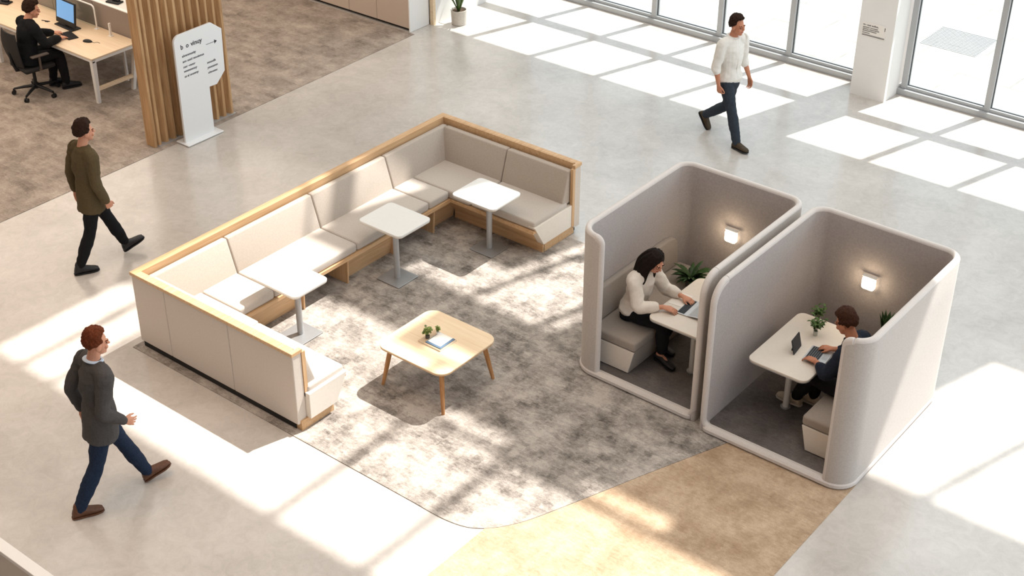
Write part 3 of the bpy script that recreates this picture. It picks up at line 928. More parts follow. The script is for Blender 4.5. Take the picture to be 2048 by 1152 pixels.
bm = B(); box(bm, -.045, .045, -.1, -.045, .012, .0126); finish('trackpad', bm, 'metal_grey', lp)
tb = thing('tablet', 'small black tablet standing upright on the table of the man', 'tablet', (6.115, 3.50, .735), math.radians(97))
bm = B(); t_ = bmesh.new(); prism(t_, rrect(-.095, .095, 0, .155, .01, 4), -.004, .004, 'y', .001, 1)
bmesh.ops.transform(t_, matrix=Matrix.Rotation(math.radians(-14), 4, 'X'), verts=t_.verts[:]); merge(bm, t_); finish('body', bm, 'keys_dark', tb)
bm = B(); t_ = bmesh.new(); box(t_, -.088, .088, -.0052, -.004, .008, .147)
bmesh.ops.transform(t_, matrix=Matrix.Rotation(math.radians(-14), 4, 'X'), verts=t_.verts[:]); merge(bm, t_); finish('screen', bm, 'keys_dark', tb)
bm = B(); box(bm, -.03, .03, .035, .05, 0, .008); t_ = bmesh.new(); box(t_, -.02, .02, .0, .004, 0, .1)
bmesh.ops.transform(t_, matrix=Matrix.Translation((0, .05, 0)) @ Matrix.Rotation(math.radians(10), 4, 'X'), verts=t_.verts[:]); merge(bm, t_); finish('stand', bm, 'black_plastic', tb)
sprig('feathery green sprig in a glass on the table, beside the standing tablet', (6.12, 3.84, .735), .14, 10, 11, 'leaf', 1.1)
sprig('feathery green sprig at the wall end of the table of the man', (6.03, 4.06, .735), .13, 9, 17, 'leaf', 1.1)
# bushy plant on the woman's bench
t = thing('potted_plant', 'bushy broad-leaved plant on the bench behind the table of the woman', 'plant', (4.47, 4.22, .47))
bm = B(); lathe(bm, 0, 0, [(.045, 0), (.06, .005), (.07, .09), (.062, .09), (.06, .075)]); finish('pot', bm, 'pot_dark', t, smooth=True, angle=40)
foliage('foliage', t, 'leaf_dark', 40, (0, 0, .075), .25, .05, 1.5, .9, 21)
# snake plant on the man's bench
t = thing('snake_plant', 'upright dark-leaved plant behind the seated man in the booth', 'plant', (6.57, 4.44, .472))
bm = B(); lathe(bm, 0, 0, [(.05, 0), (.06, .005), (.065, .12), (.058, .12), (.056, .1)]); finish('pot', bm, 'pot_stone', t, smooth=True, angle=40)
foliage('foliage', t, 'leaf_dark', 13, (0, 0, .1), .30, .05, .32, .05, 22)

# ------------------------------------------------------------------ slatted screen and sign
sc = thing('slatted_screen', 'tall oak slatted screen at the edge of the office carpet', 'screen', (-3.3, 4.03, .006))
def SC(name, bm, mat, **k):
    for v in bm.verts: v.co -= V((-3.3, 4.03, .006))
    return finish(name, bm, mat, sc, **k)
bm = B(); box(bm, -3.42, -3.36, 3.36, 4.72, .006, 2.98); SC('back_board', bm, 'slat_back')
bm = B(); box(bm, -3.44, -3.27, 3.335, 3.375, .006, 2.98, .003); SC('side_board', bm, 'slat_wood')
bm = B(); n = 11
for i in range(n):
    y = 3.435 + i * .1265
    prism(bm, [(-3.362, y - .06), (-3.362, y + .06), (-3.285, y + .022), (-3.28, y + .016), (-3.28, y - .016), (-3.285, y - .022)], .012, 2.98)
SC('slats', bm, 'slat_wood')
bm = B(); box(bm, -3.37, -3.25, 3.40, 4.74, .006, .012); SC('floor_strip', bm, 'metal_grey')

sg = thing('wayfinding_sign', 'freestanding white totem sign in front of the slatted screen', 'sign', (-3.05, 3.95, 0))
def SG(name, bm, mat, **k):
    for v in bm.verts: v.co -= V((-3.05, 3.95, 0))
    return finish(name, bm, mat, sg, **k)
ol = [(3.665, .02), (4.165, .02), (4.17, .66), (4.30, .655), (4.455, .80), (4.475, 1.385), (4.31, 1.515)]
for k in range(7):
    a = math.radians(90 + 90 * k / 6); ol.append((3.78 + .10 * math.cos(a), 1.42 + .09 * math.sin(a)))
bm = B(); prism(bm, ol, -3.075, -3.04, 'x', .003, 1); SG('panel', bm, 'sign_white')
bm = B(); box(bm, -3.19, -2.94, 3.625, 4.24, .007, .024, .005); SG('base_plate', bm, 'sign_white')

def text_mesh(name, body, size, origin, xdir, ydir, mat, parent, depth=.0012, shear=0):
    cu = bpy.data.curves.new(name, 'FONT'); cu.body = body; cu.size = size; cu.extrude = depth; cu.shear = shear; cu.offset = size * .02; cu.resolution_u = 2
    o = bpy.data.objects.new(name, cu); COL.objects.link(o)
    bpy.context.view_layer.update()
    me = bpy.data.meshes.new_from_object(o.evaluated_get(bpy.context.evaluated_depsgraph_get()))
    bpy.data.objects.remove(o); bpy.data.curves.remove(cu)
    X, Y = V(xdir).normalized(), V(ydir).normalized(); Z = X.cross(Y)
    M = Matrix(((X.x, Y.x, Z.x, origin[0]), (X.y, Y.y, Z.y, origin[1]), (X.z, Y.z, Z.z, origin[2]), (0, 0, 0, 1)))
    me.transform(M); me.materials.clear(); me.materials.append(MATS[mat])
    r = bpy.data.objects.new(name, me); COL.objects.link(r); r.parent = parent
    return r
fx = -3.05 + .011
OFF = V((-3.05, 3.95, 0))
def sgt(name, body, size, y, z, **k):
    return text_mesh(name, body, size, (.0105, y - 3.95, z), (0, 1, 0), (0, 0, 1), 'ink', sg, **k)
for w_, y_ in (('b', 3.775), ('o', 3.862), ('vinuy', 3.945)): sgt('heading_lettering', w_, .088, y_, 1.31)
for z, s in ((1.20, 'ahmmmunity'), (1.125, 'ann uunii mnoinmus'), (1.05, 'mni ~mnnr'), (.99, 'wmmmnnny'), (.92, 'us al uounmy')):
    sgt('directory_line', s, .044, 3.78, z, shear=.2)
for z, s in ((.985, 'mnuudls'), (.915, 'ymnnnnm'), (.845, 'ohnonnu')):
    sgt('directory_line', s, .044, 4.17, z, shear=.2)
bm = B(); box(bm, .009, .0115, 4.19 - 3.95, 4.345 - 3.95, 1.245, 1.251)
prism(bm, [(4.33 - 3.95, 1.218), (4.375 - 3.95, 1.248), (4.33 - 3.95, 1.275)], .009, .0115, 'x'); finish('arrow', bm, 'ink', sg)

nt_ = thing('wall_notice', 'small white printed notice on the square column', 'notice', (3.28, 10.69, 1.0))
bm = B(); box(bm, -.18, .18, -.006, 0, -.1, .1, .001); finish('sheet', bm, 'paper', nt_)
for z, s, sz, x in ((.055, 'm~ nun uolhm.', .038, -.165), (.022, 'annmnm huonminl', .03, -.165), (-.003, 'uhmmn oauuunimnh', .03, -.165), (-.028, 'ahrmnninrtnmum', .03, -.165), (-.055, 'uuunnmou', .026, -.165)):
    text_mesh('notice_line', s, sz, (x, -.0065, z), (1, 0, 0), (0, 0, 1), 'ink', nt_, .0006)
bm = B(); box(bm, -.165, .17, -.008, -.0055, -.088, -.08); box(bm, -.165, .17, -.008, -.0055, -.073, -.07); box(bm, .16, .168, -.008, -.0055, .03, .08); finish('rule', bm, 'ink', nt_)

# ------------------------------------------------------------------ cabinets by the office
cab_x = [-3.37, -4.06, -4.67, -5.34, -6.0]
for i in range(4):
    x1, x0 = cab_x[i], cab_x[i + 1]
    lab = ['tall beige cabinet at the window end of the row', 'second tall beige cabinet from the window end of the row', 'third tall beige cabinet from the window end of the row',
           'fourth tall beige cabinet from the window end of the row'][i]
    t = thing('storage_cabinet', lab, 'cabinet', ((x0 + x1) / 2, 8.45, .0), group='beige cabinets')
    del t['group']
    cxm = (x0 + x1) / 2
    def L(name, bm, mat):
        for v in bm.verts: v.co -= V((cxm, 8.45, 0))
        return finish(name, bm, mat, t)
    bm = B(); box(bm, x0 + .002, x1 - .002, 8.465, 8.93, .05, 1.35); L('body', bm, 'white_paint')
    bm = B(); box(bm, x0 + .004, x1 - .004, 8.445, 8.465, .055, 1.35, .002); L('door', bm, 'cabinet_front')
    bm = B(); box(bm, x0 + .01, x1 - .01, 8.49, 8.9, .006, .05); L('plinth', bm, 'dark_gap')
bm = B(); box(bm, -3.366, -3.345, 8.43, 8.88, .003, 1.4, .002)
o = finish('end_panel', bm, 'white_paint'); tag(o, 'white end panel closing the cabinet row', 'panel')
bm = B(); box(bm, -3.33, -3.26, 8.885, 8.945, 0, 1.9, .003)
o = finish('wooden_post', bm, 'birch'); tag(o, 'slim pale wooden post between the cabinets and the white wall', 'post')

t = thing('floor_plant', 'tall green plant in a pale round pot by the windows', 'plant', (-3.0, 9.2, 0))
bm = B(); lathe(bm, 0, 0, [(.10, 0), (.115, .006), (.128, .24), (.118, .24), (.112, .21)]); finish('pot', bm, 'pot_stone', t, smooth=True, angle=40)
bm = B(); cyl(bm, 0, 0, .19, .215, .11); finish('soil', bm, 'soil', t)
foliage('foliage', t, 'leaf', 16, (0, 0, .2), .75, .05, .42, .55, 31, .35)

# ------------------------------------------------------------------ office desks
def desk(label, x0, x1, y0, y1, z=.73, side=True):
    t = thing('office_desk', label, 'desk', ((x0 + x1) / 2, (y0 + y1) / 2, .006))
    cx, cy = (x0 + x1) / 2, (y0 + y1) / 2
    def L(name, bm, mat, **k):
        for v in bm.verts: v.co -= V((cx, cy, .006))
        return finish(name, bm, mat, t, **k)
    bm = B(); box(bm, x0, x1, y0, y1, z - .022, z, .002); L('desktop', bm, 'desk_wood' if side else 'table_white')
    bm = B()
    box(bm, x0 + .02, x1 - .01, y0 + .015, y0 + .055, z - .065, z - .022); box(bm, x0 + .02, x1 - .01, y1 - .055, y1 - .015, z - .065, z - .022)
    box(bm, x1 - .05, x1 - .01, y0 + .015, y1 - .015, z - .065, z - .022); L('frame', bm, 'white_paint')
    for x, s in ((x1 - .04, 1), (x0 + 1.0, 1)):
        for y, sy in ((y0 + .04, 1), (y1 - .04, -1)):
            bm = B()
            a, b = V((x, y, z - .03)), V((x - .10 * s, y + .06 * sy, .006))
            loft(bm, [[p + V((dx, dy, 0)) for dx, dy in ((-w_, -w_), (w_, -w_), (w_, w_), (-w_, w_))] for p, w_ in ((a, .033), (b, .024))])
            L('leg', bm, 'white_paint')
    bm = B(); box(bm, x1 - .15, x1 - .09, y0 + .1, y1 - .1, .2, .24); L('stretcher', bm, 'desk_wood')
    bm = B(); box(bm, x0 + .3, x1 - .4, cy + .05, cy + .2, z - .16, z - .1); L('cable_tray', bm, 'metal_grey')
    return t
desk('long pale wood desk at which the man in black works', -8.2, -4.86, 3.66, 4.47)
desk('white desk behind the grey desk divider', -8.2, -4.86, 4.54, 5.4, side=False)

dv = thing('desk_divider', 'grey fabric divider along the back of the pale desk', 'divider', (-6.5, 4.505, .70))
for a, b in ((-8.2, -6.83), (-6.82, -5.85), (-5.84, -4.87)):
    bm = B(); box(bm, a + 6.5, b + 6.5, -.022, .022, -.10, .40, .004); finish('panel', bm, 'divider_grey', dv)
bm = B(); box(bm, -1.7, 1.645, -.026, .026, .40, .412); box(bm, 1.628, 1.65, -.026, .026, -.1, .412); finish('edge_trim', bm, 'white_paint', dv)
for x in (-2.0 + 1.3, 1.2, .1 - 1.3):
    bm = B(); box(bm, x - .02, x + .02, -.015, .015, -.694, -.10); finish('support', bm, 'white_paint', dv)
df = thing('desk_screen', 'clear screen in a white tube frame beside the computer', 'screen', (-6.0, 4.40, .73))
pts = [(.30, 0, .0), (.30, 0, .30), (.285, 0, .335), (.25, 0, .35), (-1.0, 0, .35)]
bm = B(); sweep(bm, pts, .012, 10); box(bm, .27, .33, -.03, .03, 0, .008); finish('frame', bm, 'white_paint', df, smooth=True, angle=50)
bm = B(); box(bm, -1.0, .288, -.002, .002, .02, .34); finish('pane', bm, 'glass', df)
dp = thing('desk_post', 'short white upright post at the end of the pale desk', 'post', (-5.335, 4.36, .73))
bm = B(); box(bm, -.012, .012, -.015, .015, .006, .19, .003); finish('upright', bm, 'white_paint', dp)
bm = B(); box(bm, -.035, .035, -.03, .03, 0, .006, .002); finish('foot', bm, 'white_paint', dp)

mo = thing('desktop_computer', 'black framed computer with a blue lit screen on the desk', 'computer', (-6.1, 4.17, .73), math.radians(-3))
bm = B(); t_ = bmesh.new(); box(t_, -.24, .24, -.012, .012, .0, .36, .006)
MT = Matrix.Translation((0, .0, .035)) @ Matrix.Rotation(math.radians(-9), 4, 'X')
bmesh.ops.transform(t_, matrix=MT, verts=t_.verts[:]); merge(bm, t_); finish('bezel', bm, 'black_plastic', mo)
bm = B(); t_ = bmesh.new(); box(t_, -.215, .215, -.0135, -.012, .075, .338)
bmesh.ops.transform(t_, matrix=MT, verts=t_.verts[:]); merge(bm, t_); finish('display', bm, 'screen_blue', mo)
bm = B(); box(bm, -.22, .22, -.06, .1, 0, .016, .004); box(bm, -.05, .05, .01, .06, .016, .14); finish('stand', bm, 'black_plastic', mo)
kb = thing('keyboard', 'black keyboard in front of the man at the desk', 'keyboard', (-5.79, 3.99, .73), math.radians(-14))
bm = B(); box(bm, -.15, .15, -.075, .075, 0, .012, .003); finish('body', bm, 'black_plastic', kb)
bm = B()
for i in range(5):
    for j in range(13): box(bm, -.142 + j * .022, -.124 + j * .022, -.068 + i * .0275, -.046 + i * .0275, .012, .016)
finish('keys', bm, 'mesh_black', kb)
ms = thing('computer_mouse', 'black mouse on the pale desk beside the keyboard', 'mouse', (-5.42, 4.02, .73), math.radians(-70))
bm = B(); bmesh.ops.create_uvsphere(bm, u_segments=16, v_segments=10, radius=1)
for v in bm.verts:
    v.co = V((v.co.x * .04, v.co.y * .075, max(0, v.co.z) * .035))
finish('body', bm, 'black_plastic', ms, smooth=True)
bm = B(); sweep(bm, [(0, .07, .006), (.01, .11, .004), (-.02, .15, .004), (0, .2, .004)], .0025, 6); finish('cable', bm, 'black_plastic', ms)
pn = thing('pen', 'dark pen lying on the desk behind the man in black', 'pen', (-6.52, 4.12, .734), math.radians(20))
bm = B(); sweep(bm, [(-.07, 0, .002), (.06, 0, .002), (.075, 0, .002)], [.006, .006, .002], 8); finish('barrel', bm, 'black_plastic', pn)
bm = B(); box(bm, .0, .05, -.025, -.012, -.004, .006); finish('clip', bm, 'black_plastic', pn)
for (x, y, rz, lab) in ((-7.62, 4.17, .3, 'dark folder on the far stretch of the pale desk'), (-6.35, 5.22, .2, 'dark handset lying on the white desk')):
    o_ = B(); local_box(o_, (0, 0), rz, .24, .13, 0, .025, .006)
    local_box(o_, (.02, .02), rz, .12, .05, .02, .05, .006)
    ob = finish('folder' if x < -7 else 'handset', o_, 'black_plastic'); ob.location = (x, y, .73); tag(ob, lab, 'folder' if x < -7 else 'phone')

# ------------------------------------------------------------------ office chair
oc = thing('office_chair', 'black mesh swivel chair on five casters at the desk', 'chair', (-5.95, 3.42, .006), math.radians(-8))
bm = B()
for k in range(5):
    a = math.radians(18 + 72 * k)
    e = V((math.cos(a) * .31, math.sin(a) * .31, .085)); s = V((math.cos(a) * .03, math.sin(a) * .03, .12))
    sweep(bm, [s, s.lerp(e, .5) + V((0, 0, .005)), e], [.026, .022, .016], 8)
cyl(bm, 0, 0, .085, .16, .04)
finish('star_base', bm, 'black_plastic', oc, smooth=True, angle=50)
for k in range(5):
    a = math.radians(18 + 72 * k)
    bm = B(); c = V((math.cos(a) * .32, math.sin(a) * .32, .03)); tdir = V((-math.sin(a), math.cos(a), 0))
    for sgn in (-1, 1):
        p = c + tdir * .016 * sgn
        sweep(bm, [p - tdir * .01, p + tdir * .01], .03, 14)
    cyl(bm, c.x, c.y, .03, .085, .009)
    finish('caster', bm, 'black_plastic', oc, smooth=True, angle=50)
bm = B(); cyl(bm, 0, 0, .16, .40, .024); finish('gas_lift', bm, 'black_plastic', oc, smooth=True, angle=50)
bm = B(); box(bm, -.24, .24, -.22, .24, .41, .47, .025, 3); box(bm, -.1, .1, -.12, .12, .38, .42); finish('seat', bm, 'mesh_black', oc, smooth=True, angle=50)
bm = B()   # mesh back: curved shell
rings = []
for k in range(11):
    t_k = k / 10; z = .50 + .50 * t_k
    wdt = .17 + .07 * math.sin(PI * min(1, t_k * .8 + .1))
    yb = -.24 - .05 * t_k - .03 * math.sin(PI * t_k)
    rings.append([(x_, yb + .04 * (x_ / wdt) ** 2 * .8 + dy, z) for dy, order in ((-.009, 1), (.009, -1)) for x_ in ([wdt * (j / 4 - 1) for j in range(9)][::order])])
loft(bm, rings); finish('backrest', bm, 'mesh_black', oc, smooth=True, angle=50)
bm = B(); sweep(bm, [(0, -.1, .40), (0, -.24, .42), (0, -.285, .55), (0, -.30, .7)], [.025, .025, .022, .018], 8); finish('back_support', bm, 'black_plastic', oc, smooth=True, angle=50)
for s in (-1, 1):
    bm = B(); box(bm, s * .27 - .035, s * .27 + .035, -.12, .14, .64, .665, .01); sweep(bm, [(s * .2, 0, .42), (s * .27, 0, .45), (s * .27, 0, .645)], .018, 8); finish('armrest', bm, 'arm_grey', oc, smooth=True, angle=50)
#PEOPLE#
# ------------------------------------------------------------------ people
def ell(bm, c, rx, ry, rz_, M=None, seg=16):
    t = bmesh.new(); bmesh.ops.create_uvsphere(t, u_segments=seg, v_segments=max(6, seg // 2 + 2), radius=1)
    for v in t.verts:
        p = V((v.co.x * rx, v.co.y * ry, v.co.z * rz_))
        v.co = V(c) + ((M @ p) if M else p)
    merge(bm, t)

def limb(bm, pts, rad, n=14, ref=None, ends=True):
    """elliptic tube through pts; rad = list of r or (a,b); a lies along ref"""
    pts = [V(p) for p in pts]; rad = [(r, r) if not isinstance(r, tuple) else r for r in rad]
    # densify
    dp, dr = [], []
    m = len(pts)
    for i in range(m - 1):
        p0, p1, p2, p3 = pts[max(0, i - 1)], pts[i], pts[i + 1], pts[min(m - 1, i + 2)]
        for k in range(6):
            t = k / 6
            dp.append(.5 * ((2 * p1) + (p2 - p0) * t + (2 * p0 - 5 * p1 + 4 * p2 - p3) * t * t + (3 * p1 - p0 - 3 * p2 + p3) * t ** 3))
            s = t * t * (3 - 2 * t)
            dr.append(tuple(rad[i][q] * (1 - s) + rad[i + 1][q] * s for q in (0, 1)))
    dp.append(pts[-1]); dr.append(rad[-1])
    ref = V(ref) if ref else V((1, 0, 0))
    rings = []
    for i, p in enumerate(dp):
        t = (dp[min(len(dp) - 1, i + 1)] - dp[max(0, i - 1)]).normalized()
        r_ = ref if abs(ref.dot(t)) < .95 else V((0, 0, 1))
        u = (r_ - t * r_.dot(t)).normalized(); w = t.cross(u)
        rings.append((p, t, u, w, dr[i]))
    def ring(p, u, w, a, b): return [p + u * a * math.cos(2 * PI * k / n) + w * b * math.sin(2 * PI * k / n) for k in range(n)]
    out = []
    if ends:
        p, t, u, w, (a, b) = rings[0]; h = min(a, b)
        for s_, q in ((.95, .35), (.7, .75)): out.append(ring(p - t * h * s_, u, w, a * q, b * q))
    for p, t, u, w, (a, b) in rings: out.append(ring(p, u, w, a, b))
    if ends:
        p, t, u, w, (a, b) = rings[-1]; h = min(a, b)
        for s_, q in ((.7, .75), (.95, .35)): out.append(ring(p + t * h * s_, u, w, a * q, b * q))
    t_ = bmesh.new(); loft(t_, out); bmesh.ops.recalc_face_normals(t_, faces=t_.faces[:]); merge(bm, t_)

def skinmesh(name, bm, mats, voxel, smooth=2, deci=.4, parent=None, assign=None, folds=0):
    me = bpy.data.meshes.new(name + '_raw'); bm.to_mesh(me); bm.free()
    o = bpy.data.objects.new('raw', me); COL.objects.link(o)
    r = o.modifiers.new('r', 'REMESH'); r.mode = 'VOXEL'; r.voxel_size = voxel; r.adaptivity = 0
    if smooth:
        s = o.modifiers.new('s', 'SMOOTH'); s.factor = .5; s.iterations = smooth
    if deci < 1:
        d = o.modifiers.new('d', 'DECIMATE'); d.ratio = deci
    bpy.context.view_layer.update()
    m2 = bpy.data.meshes.new_from_object(o.evaluated_get(bpy.context.evaluated_depsgraph_get()))
    bpy.data.objects.remove(o); bpy.data.meshes.remove(me)
    m2.name = name; m2.materials.clear()
    for k in (mats if isinstance(mats, (list, tuple)) else [mats]): m2.materials.append(MATS[k])
    if folds:
        for v in m2.vertices:
            q = V((v.co.x * 13, v.co.y * 13, v.co.z * 22)); q2 = V((v.co.x * 6 + 3, v.co.y * 6, v.co.z * 9))
            v.co += v.normal * (folds * (noise.noise(q) + .8 * noise.noise(q2)))
    for p in m2.polygons:
        p.use_smooth = True
        p.material_index = assign(p.center) if assign else 0
    r_ = bpy.data.objects.new(name, m2); COL.objects.link(r_)
    if parent: r_.parent = parent
    return r_

def hand(bm, wr, d, n, s, curl, spread=1.0, sc=1.0):
    """wr wrist, d finger direction, n back-of-hand normal, s towards the thumb"""
    wr, d, n = V(wr), V(d).normalized(), V(n)
    n = (n - d * n.dot(d)).normalized()
    s_ = d.cross(n).normalized()
    if s_.dot(V(s)) < 0: s_ = -s_
    s = s_
    limb(bm, [wr - d * .02, wr + d * .03 * sc, wr + d * .07 * sc, wr + d * .088 * sc], [(.026, .02), (.034, .017), (.041, .0145), (.04, .012)], ref=s)
    for off, ln, fan in ((.031, .072, .10), (.0105, .080, .03), (-.0105, .074, -.04), (-.0305, .060, -.12)):
        p = wr + d * .088 * sc + s * off * sc
        f = (d + s * fan * spread).normalized(); ax = f.cross(n).normalized()
        pts = [p - f * .012]; rr = [.0092]
        for j, fr in enumerate((.42, .32, .26)):
            f = (Matrix.Rotation(-curl[j], 3, ax) @ f).normalized() if True else f
            pts.append(pts[-1] + f * (ln * fr * sc + (.012 if j == 0 else 0))); rr.append(.0088 - .0008 * (j + 1))
        limb(bm, pts, rr, n=8, ref=s)
    p = wr + d * .022 * sc + s * .022 * sc
    f1 = (s * .62 + d * .75 - n * .25).normalized(); f2 = (s * .18 + d * .9 - n * .4).normalized()
    limb(bm, [p, p + f1 * .042 * sc, p + f1 * .042 * sc + f2 * .03 * sc, p + f1 * .042 * sc + f2 * .055 * sc], [.014, .0115, .0095, .0075], n=8, ref=n)

def frame_of(fwd, up=(0, 0, 1)):
    f = V(fwd).normalized(); r = f.cross(V(up)).normalized(); u = r.cross(f)
    return Matrix((r, f, u)).transposed()

def head_parts(bm, c, M, fem=False):
    def E(p, r): ell(bm, V(c) + M @ V(p), *r, M=M, seg=20)
    k = .95 if fem else 1
    E((0, -.012, .03), (.074 * k, .094 * k, .092 * k)); E((0, .022, -.035), (.060 * k, .070 * k, .078 * k))
    E((0, .058, -.092 * k), (.028 * k, .024, .02)); E((0, .03, -.075), (.048 * k, .052, .036))
    for s in (-1, 1):
        E((s * .032, .078, .022), (.027, .014, .008)); E((s * .074 * k, -.008, -.012), (.010, .026, .033))
        E((s * .031, .083, .002), (.014, .0085, .009)); E((s * .04, .068, -.03), (.022, .018, .02))
    E((0, .094, .0), (.010, .012, .022)); E((0, .104, -.022), (.0135, .013, .011))
    E((0, .09, -.052), (.022, .008, .0055)); E((0, .088, -.063), (.02, .008, .006))

def head_assign(c, M):
    Mi = M.transposed(); c = V(c)
    def f(p):
        q = Mi @ (V(p) - c)
        if q.y > .05:
            if abs(abs(q.x) - .031) < .010 and abs(q.z - .001) < .0045 and q.y > .07: return 2
            if abs(q.x) < .024 and -.069 < q.z < -.047 and q.y > .078: return 1
            if .014 < abs(q.x) < .05 and   .023 < q.z < .029 and q.y > .06: return 3
        return 0
    return f

def hair_short(c, M, parent, mat, seed, curl=1.0, top=1.0, name='hair'):
    rnd = random.Random(seed); bm = B(); c = V(c)
    ell(bm, c + M @ V((0, -.024, .044)), .078, .088, .09, M=M, seg=20)
    N_ = 230
    for i in range(N_):
        z = 1 - 2 * (i + .5) / N_; a = i * 2.39996
        r = math.sqrt(1 - z * z); x, y = r * math.cos(a), r * math.sin(a)
        if z < -.42 or (z < -.12 and y > -.3) or (y > .35 and z < .42) or (y > .05 and z < -.12) or (y > .6 and z < .55): continue
        p = V((x * .080, -.016 + y * .096, .034 + z * .096 + (.016 * top * min(1, (z - .1) / .4) if z > .1 else 0)))
        rr = rnd.uniform(.013, .023) * curl
        ell(bm, c + M @ p, rr, rr, rr, seg=8)
    return skinmesh(name, bm, mat, .0055, 1, .5, parent)

def hair_long(c, M, parent, mat, down):
    bm = B(); c = V(c)
    ell(bm, c + M @ V((0, -.022, .04)), .083, .094, .093, M=M, seg=20)
    for s in (-1, 1):
        for a, y in ((.055, .045), (.074, .02), (.08, -.02), (.07, -.06), (.035, -.095), (.01, -.1)):
            p0 = c + M @ V((s * a * .75, y * .7 - .01, .10)); p1 = c + M @ V((s * a * 1.12, y - .012, .02)); p2 = c + M @ V((s * a * 1.12, y - .03, -.09))
            p3 = p2 + V(down) * .12 + V((s * .014, 0, 0)); p4 = p3 + V(down) * .13 + V((s * .004, .0, 0))
            limb(bm, [p0, p1, p2, p3, p4], [.018, .026, .028, .026, .014], n=10)
    return skinmesh('hair', bm, mat, .0065, 2, .5, parent)

def shoe(ank, fd, name, mat, parent, sole, heel=0, sc=1.0, low=False):
    """fd: direction the foot points; up is kept as near vertical as it can be"""
    M = frame_of(fd); a = V(ank)
    def P(x, y, z): return a + M @ V((x * sc, y * sc, z * sc))
    bm = B()
    secs = [(-.068, .026, .0), (-.055, .034, .045), (-.02, .037, .07), (.03, .038, .065), (.08, .043, .04), (.13, .046, .022), (.17, .042, .012), (.20, .028, .0)]
    rings = []
    for y, w, h in secs:
        zb = -.072
        top = zb + .028 + h * (.6 if low else 1)
        rings.append([P(w * math.cos(t), y, (zb + top) / 2 + (top - zb) / 2 * max(-1, min(1, math.sin(t) * 1.25))) for t in [2 * PI * k / 16 for k in range(16)]])
    loft(bm, rings)
    if not low: limb(bm, [P(0, -.015, -.02), P(0, -.012, .03)], [.042 * sc, .04 * sc])
    o = skinmesh(name, bm, mat, .006, 2, .5, parent)
    bm = B()
    ol = [(.030, -.06), (.037, -.02), (.039, .04), (.047, .1), (.048, .14), (.038, .185), (.015, .207)]
    ol = ol + [(-x, y) for x, y in ol[::-1]] + [(-.015, -.074), (.015, -.074)]
    r0 = [P(x, y, -.084) for x, y in ol]; r1 = [P(x, y, -.068) for x, y in ol]
    loft(bm, [r0, r1])
    if heel:
        loft(bm, [[P(x, y, -.084 - heel) for x, y in ((-.015, -.06), (.015, -.06), (.015, -.03), (-.015, -.03))], [P(x, y, -.07) for x, y in ((-.03, -.07), (.03, -.07), (.03, -.02), (-.03, -.02))]])
    finish('sole', bm, sole, o)
    return o

